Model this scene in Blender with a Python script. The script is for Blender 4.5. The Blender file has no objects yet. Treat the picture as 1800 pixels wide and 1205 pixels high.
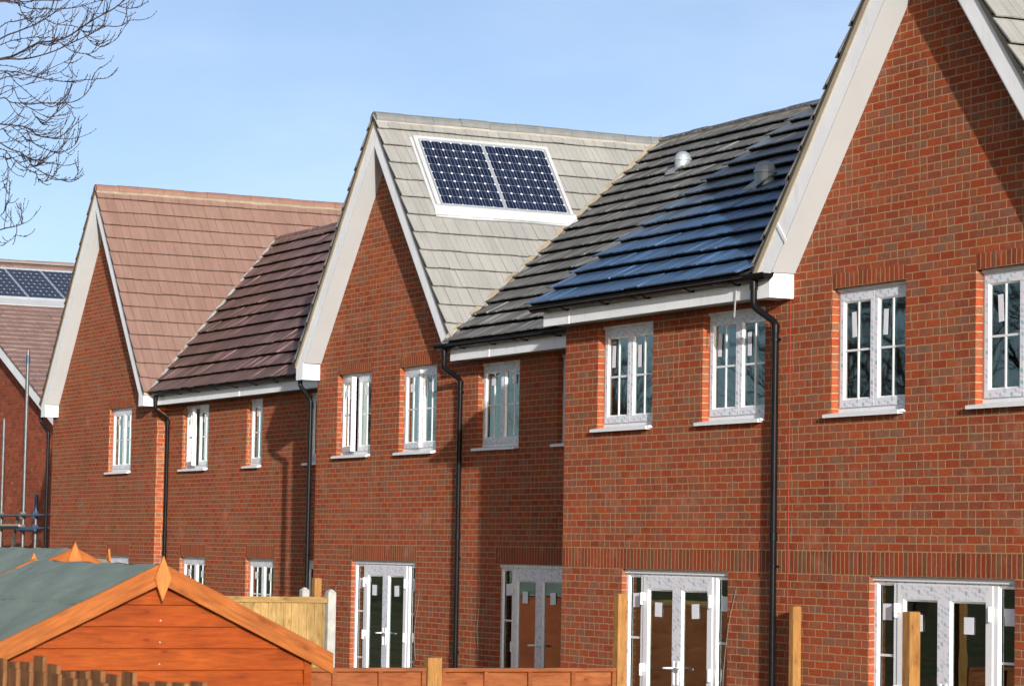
import bpy, math, random
from mathutils import Vector, Matrix
random.seed(7)
S = bpy.context.scene
COL = S.collection

# ------------------------------------------------------------------ camera model
YAW, PIT, ROL, FPX = 0.46060991, 0.07211791, -0.01771472, 5070.4
CAMZ = 2.3

def cam_axes():
    f = Vector((-math.cos(YAW) * math.cos(PIT), math.sin(YAW) * math.cos(PIT), math.sin(PIT)))
    r = Vector((math.sin(YAW), math.cos(YAW), 0))
    d = f.cross(r)
    if d.z > 0:
        d = -d
    c, s = math.cos(ROL), math.sin(ROL)
    return (r * c + d * s), (d * c - r * s), f
RX, DX, FX = cam_axes()

# ------------------------------------------------------------------ mesh helpers
def clip(poly, a, b, c):
    """keep a*x+b*y+c >= 0 of a 2-D polygon"""
    out = []
    n = len(poly)
    for i in range(n):
        p, q = poly[i], poly[(i + 1) % n]
        dp, dq = a * p[0] + b * p[1] + c, a * q[0] + b * q[1] + c
        if dp >= 0:
            out.append(p)
        if (dp >= 0) != (dq >= 0):
            t = dp / (dp - dq)
            out.append((p[0] + (q[0] - p[0]) * t, p[1] + (q[1] - p[1]) * t))
    return out

def area2(p):
    return sum(p[i][0] * p[(i + 1) % len(p)][1] - p[(i + 1) % len(p)][0] * p[i][1] for i in range(len(p))) / 2

class MB:
    def __init__(self):
        self.v, self.f, self.m, self.uv, self.sm = [], [], [], [], []

    def face(self, pts, m=0, uv=None, smooth=False):
        i = len(self.v)
        self.v += [tuple(p) for p in pts]
        self.f.append(list(range(i, i + len(pts))))
        self.m.append(m)
        self.uv.append(uv)
        self.sm.append(smooth)

    def box(self, x0, x1, y0, y1, z0, z1, m=0, skip='', R=None, T=None):
        c = [(x, y, z) for x in (x0, x1) for y in (y0, y1) for z in (z0, z1)]
        if R is not None:
            c = [tuple(R @ Vector(p) + (T or Vector())) for p in c]
        F = {'l': (0, 1, 3, 2), 'r': (4, 6, 7, 5), 'f': (0, 4, 5, 1), 'k': (2, 3, 7, 6), 'b': (0, 2, 6, 4), 't': (1, 5, 7, 3)}
        U = {'l': 'yz', 'r': 'yz', 'f': 'xz', 'k': 'xz', 'b': 'xy', 't': 'xy'}
        raw = [(x, y, z) for x in (x0, x1) for y in (y0, y1) for z in (z0, z1)]
        for k, q in F.items():
            if k in skip:
                continue
            ax = ['xyz'.index(ch) for ch in U[k]]
            self.face([c[i] for i in q], m, [(raw[i][ax[0]], raw[i][ax[1]]) for i in q])

    def prism(self, poly, ya, yb, m=0, axis='y'):
        """poly in (x,z) extruded along y (or (y,z) along x)"""
        if area2(poly) < 0:
            poly = poly[::-1]
        P = (lambda p, t: (p[0], t, p[1])) if axis == 'y' else (lambda p, t: (t, p[0], p[1]))
        a, b = [P(p, ya) for p in poly], [P(p, yb) for p in poly]
        self.face(a, m, [tuple(p) for p in poly])
        self.face(b[::-1], m, [tuple(p) for p in poly[::-1]])
        n = len(poly)
        s = 0
        for i in range(n):
            j = (i + 1) % n
            l = math.dist(poly[i], poly[j])
            self.face([a[i], b[i], b[j], a[j]], m, [(s, ya), (s, yb), (s + l, yb), (s + l, ya)])
            s += l

    def tube(self, pts, rad, n=8, m=0, cap=True, smooth=True):
        pts = [Vector(p) for p in pts]
        if not isinstance(rad, (list, tuple)):
            rad = [rad] * len(pts)
        rings = []
        ref = None
        L = 0
        Ls = []
        for i, p in enumerate(pts):
            t = (pts[min(i + 1, len(pts) - 1)] - pts[max(i - 1, 0)]).normalized()
            if ref is None:
                ref = Vector((0, 0, 1)) if abs(t.z) < .9 else Vector((1, 0, 0))
            a = (ref - t * ref.dot(t))
            if a.length < 1e-5:
                a = t.orthogonal()
            a.normalize()
            ref = a
            b = t.cross(a)
            rings.append([p + (a * math.cos(2 * math.pi * k / n) + b * math.sin(2 * math.pi * k / n)) * rad[i] for k in range(n)])
            if i:
                L += (pts[i] - pts[i - 1]).length
            Ls.append(L)
        base = len(self.v)
        for r in rings:
            self.v += [tuple(q) for q in r]
        for i in range(len(rings) - 1):
            for k in range(n):
                k2 = (k + 1) % n
                self.f.append([base + i * n + k, base + i * n + k2, base + (i + 1) * n + k2, base + (i + 1) * n + k])
                self.m.append(m)
                self.uv.append([(k / n * .2, Ls[i]), ((k + 1) / n * .2, Ls[i]), ((k + 1) / n * .2, Ls[i + 1]), (k / n * .2, Ls[i + 1])])
                self.sm.append(smooth)
        if cap:
            self.face(rings[0][::-1], m)
            self.face(rings[-1], m)

    def build(self, name, mats, parent=None, at=None, o=None):
        """one mesh object; coordinates given in world space unless at is given (then local to at).
        o = world origin used for the object (and subtracted)"""
        me = bpy.data.meshes.new(name)
        org = Vector(o) if o is not None else Vector((0, 0, 0))
        me.from_pydata([tuple(Vector(p) - org) for p in self.v], [], self.f)
        for mt in (mats if isinstance(mats, (list, tuple)) else [mats]):
            me.materials.append(mt)
        uvl = me.uv_layers.new(name='UVMap')
        li = 0
        flat = []
        for fi, f in enumerate(self.f):
            uv = self.uv[fi]
            if uv is None:
                pp = [Vector(self.v[i]) for i in f]
                nn = Vector((0, 0, 0))
                for i in range(1, len(pp) - 1):
                    nn += (pp[i] - pp[0]).cross(pp[i + 1] - pp[0])
                ax = max(range(3), key=lambda k: abs(nn[k]))
                a, b = ((1, 2), (0, 2), (0, 1))[ax]
                uv = [(p[a], p[b]) for p in pp]
            flat += [c for q in uv for c in q]
        uvl.data.foreach_set('uv', flat)
        me.polygons.foreach_set('material_index', self.m)
        me.polygons.foreach_set('use_smooth', self.sm)
        me.update()
        ob = bpy.data.objects.new(name, me)
        COL.objects.link(ob)
        if parent is not None:
            ob.parent = parent
        wl = Vector(o) if o is not None else Vector((0, 0, 0))
        ob.location = wl - world_loc(parent) if at is None else Vector(at)
        return ob

def world_loc(o):
    t = Vector((0, 0, 0))
    while o is not None:
        t += o.location
        o = o.parent
    return t

def thing(name, label, cat, loc=(0, 0, 0), group=None):
    o = bpy.data.objects.new(name, None)
    COL.objects.link(o)
    o.location = loc
    o.empty_display_size = .2
    return tag(o, label, cat, group)

def tag(o, label, cat, group=None):
    o['label'] = label
    o['category'] = cat
    if group:
        o['group'] = group
    return o

def dup(o, parent=None, loc=None):
    c = o.copy()
    COL.objects.link(c)
    c.parent = parent
    if loc is not None:
        c.location = loc
    for ch in o.children:
        dup(ch, c)
    return c

# ------------------------------------------------------------------ node helpers
class G:
    def __init__(self, name):
        self.mat = bpy.data.materials.new(name)
        self.mat.use_nodes = True
        self.nt = self.mat.node_tree
        self.nt.nodes.clear()
        self.out = self.n('ShaderNodeOutputMaterial')

    def n(self, t, **kw):
        x = self.nt.nodes.new(t)
        for k, v in kw.items():
            setattr(x, k, v)
        return x

    def put(self, sock, v):
        if hasattr(v, 'is_output'):
            self.nt.links.new(v, sock)
        elif isinstance(v, (tuple, list)) and sock.type == 'RGBA' and len(v) == 3:
            sock.default_value = (*v, 1)
        else:
            sock.default_value = v

    def m(self, op, a, b=0.0, c=0.0):
        x = self.n('ShaderNodeMath', operation=op)
        for i, q in enumerate((a, b, c)):
            self.put(x.inputs[i], q)
        return x.outputs[0]

    def step(self, a, lo, hi):
        x = self.n('ShaderNodeMapRange', interpolation_type='SMOOTHSTEP')
        self.put(x.inputs[0], a)
        x.inputs[1].default_value, x.inputs[2].default_value = lo, hi
        x.inputs[3].default_value, x.inputs[4].default_value = 0, 1
        return x.outputs[0]

    def rng(self, a, lo, hi, o0, o1):
        x = self.n('ShaderNodeMapRange')
        self.put(x.inputs[0], a)
        for i, q in enumerate((lo, hi, o0, o1)):
            x.inputs[i + 1].default_value = q
        return x.outputs[0]

    def mix(self, f, a, b, blend='MIX'):
        x = self.n('ShaderNodeMix', data_type='RGBA', blend_type=blend)
        self.put(x.inputs[0], f)
        self.put(x.inputs[6], a)
        self.put(x.inputs[7], b)
        return x.outputs[2]

    def scale(self, col, f):
        x = self.n('ShaderNodeVectorMath', operation='SCALE')
        self.put(x.inputs[0], col)
        self.put(x.inputs[3], f)
        return x.outputs[0]

    def uv(self):
        t = self.n('ShaderNodeTexCoord')
        s = self.n('ShaderNodeSeparateXYZ')
        self.nt.links.new(t.outputs['UV'], s.inputs[0])
        return s.outputs[0], s.outputs[1]

    def obj(self):
        return self.n('ShaderNodeTexCoord').outputs['Object']

    def gen(self):
        return self.n('ShaderNodeNewGeometry').outputs['Position']

    def xyz(self, x, y, z=0.0):
        c = self.n('ShaderNodeCombineXYZ')
        for i, q in enumerate((x, y, z)):
            self.put(c.inputs[i], q)
        return c.outputs[0]

    def noise(self, vec, sc, det=4.0, rough=.55, dist=0.0):
        x = self.n('ShaderNodeTexNoise')
        self.put(x.inputs['Vector'], vec)
        x.inputs['Scale'].default_value = sc
        x.inputs['Detail'].default_value = det
        x.inputs['Roughness'].default_value = rough
        x.inputs['Distortion'].default_value = dist
        return x.outputs[0]

    def white(self, vec):
        x = self.n('ShaderNodeTexWhiteNoise', noise_dimensions='3D')
        self.put(x.inputs[0], vec)
        return x.outputs[0], x.outputs[1]

    def ramp(self, f, stops, interp='LINEAR'):
        x = self.n('ShaderNodeValToRGB')
        r = x.color_ramp
        r.interpolation = interp
        while len(r.elements) < len(stops):
            r.elements.new(.5)
        for e, (p, c) in zip(r.elements, stops):
            e.position = p
            e.color = (*c, 1)
        self.put(x.inputs[0], f)
        return x.outputs[0]

    def bump(self, h, dist=.01, st=1.0):
        x = self.n('ShaderNodeBump')
        x.inputs['Strength'].default_value = st
        x.inputs['Distance'].default_value = dist
        self.put(x.inputs['Height'], h)
        return x.outputs[0]

    def pbr(self, col, rough=.6, bump=None, spec=.5, metal=0.0, coat=0.0):
        p = self.n('ShaderNodeBsdfPrincipled')
        self.put(p.inputs['Base Color'], col)
        self.put(p.inputs['Roughness'], rough)
        self.put(p.inputs['Metallic'], metal)
        self.put(p.inputs['Specular IOR Level'], spec)
        p.inputs['Coat Weight'].default_value = coat
        if bump is not None:
            self.nt.links.new(bump, p.inputs['Normal'])
        self.nt.links.new(p.outputs[0], self.out.inputs[0])
        return self.mat

ZC = 2.363     # a bed joint (top of the lower soldier band)

def brick(name, stops, grey, mortar, stagger=True, greyf=.75, L=.225, bumpd=.007):
    g = G(name)
    u, v = g.uv()
    w = g.xyz(u, v)
    wob = g.noise(w, 14, 2)
    u1 = g.m('ADD', u, g.m('MULTIPLY', g.m('SUBTRACT', wob, .5), .012))
    wob2 = g.noise(g.xyz(v, u, 3.0), 11, 2)
    v1 = g.m('ADD', v, g.m('MULTIPLY', g.m('SUBTRACT', wob2, .5), .012))
    rv = g.m('DIVIDE', g.m('SUBTRACT', v1, ZC), .075)
    row = g.m('FLOOR', rv)
    fv = g.m('SUBTRACT', rv, row)
    ru = g.m('DIVIDE', u1, L)
    if stagger:
        par = g.m('MODULO', g.m('ADD', row, 400.0), 2.0)
        jit, _ = g.white(g.xyz(row, 9.0))
        ru = g.m('ADD', g.m('ADD', ru, g.m('MULTIPLY', par, .5)), g.m('MULTIPLY', jit, .12))
    colm = g.m('FLOOR', ru)
    fu = g.m('SUBTRACT', ru, colm)
    r1, rc = g.white(g.xyz(colm, row, 1.0))
    r2, _ = g.white(g.xyz(colm, row, 7.0))
    sep = g.n('ShaderNodeSeparateXYZ')
    g.nt.links.new(rc, sep.inputs[0])
    du = g.m('MULTIPLY', g.m('SUBTRACT', .5, g.m('ABSOLUTE', g.m('SUBTRACT', fu, .5))), L)
    dv = g.m('MULTIPLY', g.m('SUBTRACT', .5, g.m('ABSOLUTE', g.m('SUBTRACT', fv, .5))), .075)
    d = g.m('MINIMUM', du, dv)
    if stagger:   # some bricks are cut or show a header joint
        half = g.m('GREATER_THAN', r2, .83)
        dh = g.m('MULTIPLY', g.m('ABSOLUTE', g.m('SUBTRACT', fu, .5)), L)
        d = g.m('MINIMUM', d, g.m('ADD', dh, g.m('MULTIPLY', g.m('SUBTRACT', 1.0, half), 1.0)))
    edge = g.noise(w, 90, 3)
    d = g.m('ADD', d, g.m('MULTIPLY', g.m('SUBTRACT', edge, .5), .006))
    msk = g.step(d, .0042, .0082)
    base = g.ramp(r1, stops)
    blot = g.noise(g.xyz(u, g.m('MULTIPLY', v, 1.6), g.m('MULTIPLY', r2, 30.0)), 9, 3, .6)
    cen = g.step(g.m('ABSOLUTE', g.m('SUBTRACT', fu, .5)), .5, .18)
    gm = g.m('MULTIPLY', g.m('MULTIPLY', g.step(r2, .30, .75), cen), g.step(blot, .36, .62))
    base = g.mix(g.m('MULTIPLY', gm, greyf), base, grey)
    crease = g.noise(g.xyz(g.m('MULTIPLY', u, .35), v, g.m('MULTIPLY', r1, 40.0)), 75, 3, .6, .6)
    fine = g.noise(w, 210, 3, .7)
    big = g.noise(w, .55, 3)
    k = g.m('MULTIPLY', g.rng(crease, .3, .7, .80, 1.16), g.rng(fine, .25, .75, .82, 1.18))
    k = g.m('MULTIPLY', k, g.rng(big, .3, .7, .90, 1.10))
    base = g.scale(base, k)
    # batches laid on different days, pale lime bloom, darker damp streaks
    oi = g.n('ShaderNodeObjectInfo').outputs['Random']
    bt = g.noise(g.xyz(g.m('MULTIPLY', u, .5), v, g.m('MULTIPLY', oi, 30.0)), .8, 3, .6)
    base = g.mix(g.m('MULTIPLY', g.step(bt, .50, .66), .22), base, (.22, .050, .030))
    bl = g.noise(g.xyz(u, v, g.m('ADD', 11.0, g.m('MULTIPLY', oi, 30.0))), 1.7, 6, .72)
    base = g.mix(g.m('MULTIPLY', g.step(bl, .55, .74), .24), base, (.44, .30, .22))
    dk = g.noise(g.xyz(g.m('MULTIPLY', u, 2.2), g.m('MULTIPLY', v, .45), 21.0), 1.1, 4, .6)
    base = g.scale(base, g.rng(g.step(dk, .52, .72), 0, 1, 1, .82))
    mo = g.scale(g.mix(g.noise(w, 5, 3), mortar, tuple(c * .72 for c in mortar)), g.rng(fine, .25, .75, .85, 1.12))
    col = g.mix(msk, mo, base)
    h = g.m('ADD', g.m('MULTIPLY', msk, .7), g.m('MULTIPLY', g.m('ADD', crease, g.m('MULTIPLY', fine, .5)), .35))
    return g.pbr(col, .9, g.bump(h, bumpd, .8), .12)

RED = [(0, (.2303, .0414, .0156)), (.22, (.2738, .0582, .0215)), (.45, (.2053, .0355, .0148)), (.62, (.2552, .0532, .0215)), (.80, (.1905, .0422, .0210)), (.92, (.1820, .0546, .0316)), (1, (.1820, .0748, .0473))]
GREY = (.1485, .0892, .0593)
MORT = (.3400, .2143, .1064)
M = {}
M['brick'] = brick('red_brick', RED, GREY, MORT)
M['soldier'] = brick('red_brick_on_end', [(0, (.1908, .0312, .0129)), (.35, (.2290, .0429, .0160)), (.6, (.1590, .0303, .0144)), (.8, (.1272, .0454, .0241)), (1, (.1399, .0655, .0340))], GREY, MORT, stagger=False, greyf=.3)
M['brickD'] = brick('smooth_red_brick', [(0, (.2290, .0466, .0227)), (.3, (.2672, .0638, .0309)), (.6, (.2163, .0416, .0206)), (.85, (.1400, .0343, .0206)), (1, (.2799, .0931, .0494))], (.1527, .0490, .0288), (.2290, .0931, .0494), bumpd=.004)

def tile(name, stops, rough, streak, line=.165, spec=.45, bd=.004, fleck=None, rw=.40, gl=.62, vgrad=None):
    g = G(name)
    u, v = g.uv()
    cu = g.m('FLOOR', g.m('DIVIDE', u, line))
    cv = g.m('FLOOR', g.m('DIVIDE', v, .345))
    r, _ = g.white(g.xyz(cu, cv, 2.0))
    big = g.noise(g.xyz(u, v, 1.0), .9, 4, .6)
    st = g.noise(g.xyz(g.m('MULTIPLY', u, 1.0), g.m('MULTIPLY', v, .05), 5.0), 15, 3, .6)
    st2 = g.noise(g.xyz(g.m('MULTIPLY', u, 1.0), g.m('MULTIPLY', v, .16), 8.0), 17, 3, .6)
    sm = g.noise(g.xyz(u, v, 3.0), 45, 4, .65)
    f = g.m('ADD', g.m('MULTIPLY', r, rw), g.m('MULTIPLY', big, 1 - rw))
    if vgrad:     # blue sky sheen painted into the lower courses, fading to grey upslope
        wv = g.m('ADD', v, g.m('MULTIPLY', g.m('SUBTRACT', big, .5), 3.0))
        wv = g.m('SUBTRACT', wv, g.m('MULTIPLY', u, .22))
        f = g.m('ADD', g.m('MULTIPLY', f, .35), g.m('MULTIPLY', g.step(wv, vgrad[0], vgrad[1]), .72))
    col = g.ramp(f, stops)
    k = g.m('MULTIPLY', g.rng(sm, .25, .75, .86, 1.14), g.rng(st, .3, .7, 1 - streak, 1 + streak))
    k = g.m('MULTIPLY', k, g.rng(st2, .3, .7, 1 - streak * .8, 1 + streak * .8))
    # narrow interlock groove down the middle and sides of each tile
    fu = g.m('FRACT', g.m('DIVIDE', u, line))
    gr = g.step(g.m('ABSOLUTE', g.m('SUBTRACT', fu, .5)), .497, .468)
    k = g.m('MULTIPLY', k, g.rng(gr, 0, 1, gl, 1))
    if fleck == 'streak':
        hi = g.m('MULTIPLY', g.step(st, .50, .62), g.rng(st2, .35, .6, .35, 1))
        col = g.mix(g.m('MULTIPLY', hi, .85), col, g.scale(col, 2.4))  # brighter streaks: sun glints off the tile ribs, put into the colour
    elif fleck:
        col = g.mix(g.m('MULTIPLY', g.step(g.noise(g.xyz(u, g.m('MULTIPLY', v, .35), 12.0), 3.2, 4, .65), .50, .70), .55), col, fleck)
    col = g.scale(col, k)
    h = g.m('ADD', g.m('ADD', g.m('MULTIPLY', st, .8), g.m('MULTIPLY', sm, .35)), g.m('MULTIPLY', gr, .6))
    ro = g.rng(st2, .3, .7, rough - .10, rough + .12)
    return g.pbr(col, ro, g.bump(h, bd, .8), spec)

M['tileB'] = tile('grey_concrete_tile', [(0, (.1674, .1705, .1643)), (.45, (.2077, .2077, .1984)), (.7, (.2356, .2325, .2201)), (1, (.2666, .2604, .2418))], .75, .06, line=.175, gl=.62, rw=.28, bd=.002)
M['tileBm'] = tile('grey_concrete_tile_shaded', [(0, (.0672, .0693, .0693)), (.45, (.0924, .0924, .0903)), (1, (.1344, .1302, .1218))], .60, .62, bd=.006, rw=.15, gl=.88, fleck='streak')  # gable tile again, shade of the grazing sun put into its colour
M['tileC'] = tile('slate_grey_tile_blue_sheen', [(0, (.026, .064, .140)), (.30, (.034, .076, .150)), (.52, (.052, .078, .115)), (.78, (.072, .085, .096)), (1, (.09, .094, .094))], .40, .50, spec=.6, bd=.006, rw=.16, gl=.88, fleck='streak', vgrad=(.5, 3.4))  # blue stops hold the reflected sky, painted into the tile colour
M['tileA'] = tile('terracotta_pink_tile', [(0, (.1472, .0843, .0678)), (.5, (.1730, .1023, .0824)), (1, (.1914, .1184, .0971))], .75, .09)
M['tileAm'] = tile('plum_brown_tile_shaded', [(0, (.0652, .0351, .0312)), (.5, (.0964, .0539, .0482)), (1, (.1474, .0907, .0794))], .55, .60, bd=.006, rw=.15, gl=.88, fleck='streak')  # darker copy of the gable tile, low-sun shade included in the colour
M['tileD'] = tile('mauve_brown_tile', [(0, (.1380, .0851, .0759)), (.5, (.1656, .1035, .0920)), (1, (.1840, .1196, .1058))], .75, .10)

def plain(name, col, rough=.5, var=.06, sc=6.0, spec=.4, metal=0.0, bd=0.0, bsc=60, coat=0.0):
    g = G(name)
    p = g.obj()
    nz = g.noise(p, sc, 4)
    fz = g.noise(p, bsc, 3)
    c = g.scale(g.mix(0.0, col, col), g.m('MULTIPLY', g.rng(nz, .3, .7, 1 - var, 1 + var), g.rng(fz, .3, .7, 1 - var * .5, 1 + var * .5)))
    return g.pbr(c, g.rng(nz, .3, .7, max(rough - .06, .02), rough + .06), g.bump(fz, bd, .6) if bd else None, spec, metal, coat)

M['ridgeB'] = plain('grey_ridge_tile', (.1240, .1302, .1302), .7, .15, 5, .3)
M['ridgeBm'] = plain('dark_ridge_tile', (.0770, .0805, .0875), .6, .3, 5, .3)
M['ridgeA'] = plain('brown_ridge_tile', (.1656, .0920, .0713), .7, .12, 5, .3)
M['upvc'] = plain('white_upvc', (.5702, .5768, .5967), .28, .02, 2, .5)
def board(name, col):
    g = G(name)
    p = g.obj()
    sp = g.n('ShaderNodeSeparateXYZ')
    g.nt.links.new(p, sp.inputs[0])
    st = g.noise(g.xyz(g.m('MULTIPLY', sp.outputs[0], 6.0), sp.outputs[1], g.m('MULTIPLY', sp.outputs[2], .8)), 2.2, 5, .65)
    bl = g.noise(p, 1.3, 4, .6)
    c = g.scale(g.mix(g.m('MULTIPLY', g.step(st, .52, .74), .30), col, (.34, .33, .30)), g.rng(bl, .3, .7, .92, 1.05))
    return g.pbr(c, .42, g.bump(g.noise(p, 7, 3), .0012, .6), .4)
M['fascia'] = plain('white_painted_board', (.6279, .6360, .6520), .38, .03, 1.5, .5, bd=.0006, bsc=9)
M['soffit'] = plain('warm_white_soffit_board', (.3398, .3517, .3631), .5, .025, 2)
M['fascia'] = board('white_painted_board', (.64, .65, .67))
M['black'] = plain('black_gutter_plastic', (.006, .006, .007), .28, .12, 3, .08)
M['mortar'] = plain('tan_mortar', (.2025, .1725, .1237), .9, .18, 5, .2, bd=.012, bsc=35)
M['cream'] = plain('cream_mortar', (.2500, .2321, .2019), .9, .12, 4, .2, bd=.006, bsc=40)
M['under'] = plain('dark_roof_underlay', (.02, .02, .02), .9)
M['cloak'] = plain('verge_undercloak', (.2880, .2448, .1800), .8, .15, 4, .2, bd=.004)
M['lead'] = plain('lead_sheet', (.2083, .2117, .2150), .45, .12, 3, .5, bd=.006, bsc=12)
M['galv'] = plain('galvanised_steel', (.2371, .2726, .3006), .45, .15, 9, .5, .3)
M['alu'] = plain('aluminium_white_trim', (.3355, .3508, .3660), .40, .06, 2, .5)
M['pframe'] = plain('silver_panel_frame', (.3500, .3780, .4200), .35, .06, 2, .5, .4)
M['plaster'] = plain('pale_plaster', (.4960, .4880, .4480), .9, .06, 1.5, .1)
M['plasterd'] = plain('grey_plaster_room', (.52, .55, .50), .9, .2, .7, .1)
M['concrete'] = plain('pale_concrete', (.2750, .2750, .2585), .85, .16, 7, .2, bd=.004, bsc=80)
M['scaff'] = plain('scaffold_tube_steel', (.1000, .1025, .1050), .45, .3, 9, .5, .5)
M['scaffb'] = plain('blue_painted_steel', (.0101, .0328, .0832), .45, .3, 9, .5)
M['bark'] = plain('dark_bark', (.0330, .0216, .0180), .85, .4, 14, .2, bd=.01, bsc=40)
M['bark2'] = plain('pale_twig_bark', (.0960, .0720, .0510), .85, .3, 14, .2)
M['paper'] = plain('paper_sticker', (.76, .76, .80), .6, .02)
M['rubber'] = plain('dark_gap', (.015, .015, .015), .8)
M['cable'] = plain('pale_cable', (.1620, .1512, .1368), .5)

def paperm():
    g = G('printed_sticker')
    u, v = g.uv()
    ln = g.m('MULTIPLY', g.step(g.m('ABSOLUTE', g.m('SUBTRACT', g.m('FRACT', g.m('MULTIPLY', v, 42.0)), .5)), .22, .12), g.step(g.noise(g.xyz(u, g.m('FLOOR', g.m('MULTIPLY', v, 42.0))), 60, 2), .5, .6))
    col = g.mix(g.m('MULTIPLY', ln, .55), (.58, .58, .62), (.30, .24, .36))
    return g.pbr(col, .55)
M['paper'] = paperm()

def tape():
    g = G('upvc_with_printed_tape')
    u, v = g.uv()
    base = g.mix(g.noise(g.xyz(u, v), 3, 2), (.50, .515, .575), (.57, .57, .615))
    P = .052
    wq = g.noise(g.xyz(u, v, 2.0), 7, 2)
    a, b = g.m('DIVIDE', g.m('ADD', u, g.m('MULTIPLY', wq, .09)), P), g.m('DIVIDE', g.m('ADD', g.m('MULTIPLY', u, .35), g.m('ADD', v, g.m('MULTIPLY', wq, .05))), P)
    ca, cb = g.m('FLOOR', a), g.m('FLOOR', b)
    r, _ = g.white(g.xyz(ca, cb, 4.0))
    fa = g.m('SUBTRACT', g.m('SUBTRACT', a, ca), .5)
    fb = g.m('SUBTRACT', g.m('SUBTRACT', b, cb), .5)
    par = g.m('MODULO', g.m('ADD', g.m('ADD', ca, cb), 4000.0), 2.0)
    rad = g.m('SQRT', g.m('ADD', g.m('MULTIPLY', fa, fa), g.m('MULTIPLY', fb, fb)))
    keep = g.step(r, .30, .34)
    par2 = g.m('MULTIPLY', par, keep)
    r2_, _ = g.white(g.xyz(ca, cb, 9.0))
    teal = g.m('MULTIPLY', g.m('MULTIPLY', g.step(rad, .46, .32), par2), g.rng(r2_, 0, 1, .5, 1))
    dash = g.m('MULTIPLY', g.m('MULTIPLY', g.step(g.m('ABSOLUTE', fb), .20, .10), g.step(g.m('ABSOLUTE', fa), .48, .40)), g.m('MULTIPLY', g.m('SUBTRACT', 1.0, par), keep))
    c = g.mix(g.m('MULTIPLY', teal, .62), base, (.035, .20, .19))
    c = g.mix(g.m('MULTIPLY', dash, .38), c, (.40, .11, .20))
    return g.pbr(c, .3, None, .5)
M['tape'] = tape()

def glass():
    g = G('window_glass')
    fr = g.n('ShaderNodeFresnel')
    fr.inputs[0].default_value = 1.5
    wv = g.bump(g.noise(g.obj(), 2.2, 1), .004, .25)
    g.nt.links.new(wv, fr.inputs['Normal'])
    gl = g.n('ShaderNodeBsdfGlossy')
    gl.inputs['Color'].default_value = (.84, 1, .95, 1)
    gl.inputs['Roughness'].default_value = .015
    g.nt.links.new(wv, gl.inputs['Normal'])
    tr = g.n('ShaderNodeBsdfTransparent')
    tr.inputs[0].default_value = (.80, .90, .87, 1)
    mx = g.n('ShaderNodeMixShader')
    f = g.m('MINIMUM', g.m('MULTIPLY', fr.outputs[0], 2.3), 1.0)
    g.nt.links.new(f, mx.inputs[0])
    g.nt.links.new(tr.outputs[0], mx.inputs[1])
    g.nt.links.new(gl.outputs[0], mx.inputs[2])
    g.nt.links.new(mx.outputs[0], g.out.inputs[0])
    return g.mat
M['glass'] = glass()

def solar():
    g = G('solar_cells')
    u, v = g.uv()           # in cells
    fu, fv = g.m('FRACT', u), g.m('FRACT', v)
    au = g.m('SUBTRACT', .5, g.m('ABSOLUTE', g.m('SUBTRACT', fu, .5)))
    av = g.m('SUBTRACT', .5, g.m('ABSOLUTE', g.m('SUBTRACT', fv, .5)))
    dia = g.step(g.m('ADD', au, av), .150, .105)
    gap = g.step(g.m('MINIMUM', au, av), .030, .012)
    bus = g.step(g.m('ABSOLUTE', g.m('SUBTRACT', g.m('ABSOLUTE', g.m('SUBTRACT', fu, .5)), .2)), .034, .012)
    r, _ = g.white(g.xyz(g.m('FLOOR', u), g.m('FLOOR', v)))
    c = g.mix(r, (.004, .007, .021), (.006, .011, .030))
    c = g.mix(g.m('MULTIPLY', bus, .17), c, (.45, .5, .6))
    c = g.mix(g.m('MULTIPLY', gap, .18), c, (.6, .65, .75))
    c = g.mix(dia, c, (.55, .58, .62))
    return g.pbr(c, .16, None, .22)
M['solar'] = solar()

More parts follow.
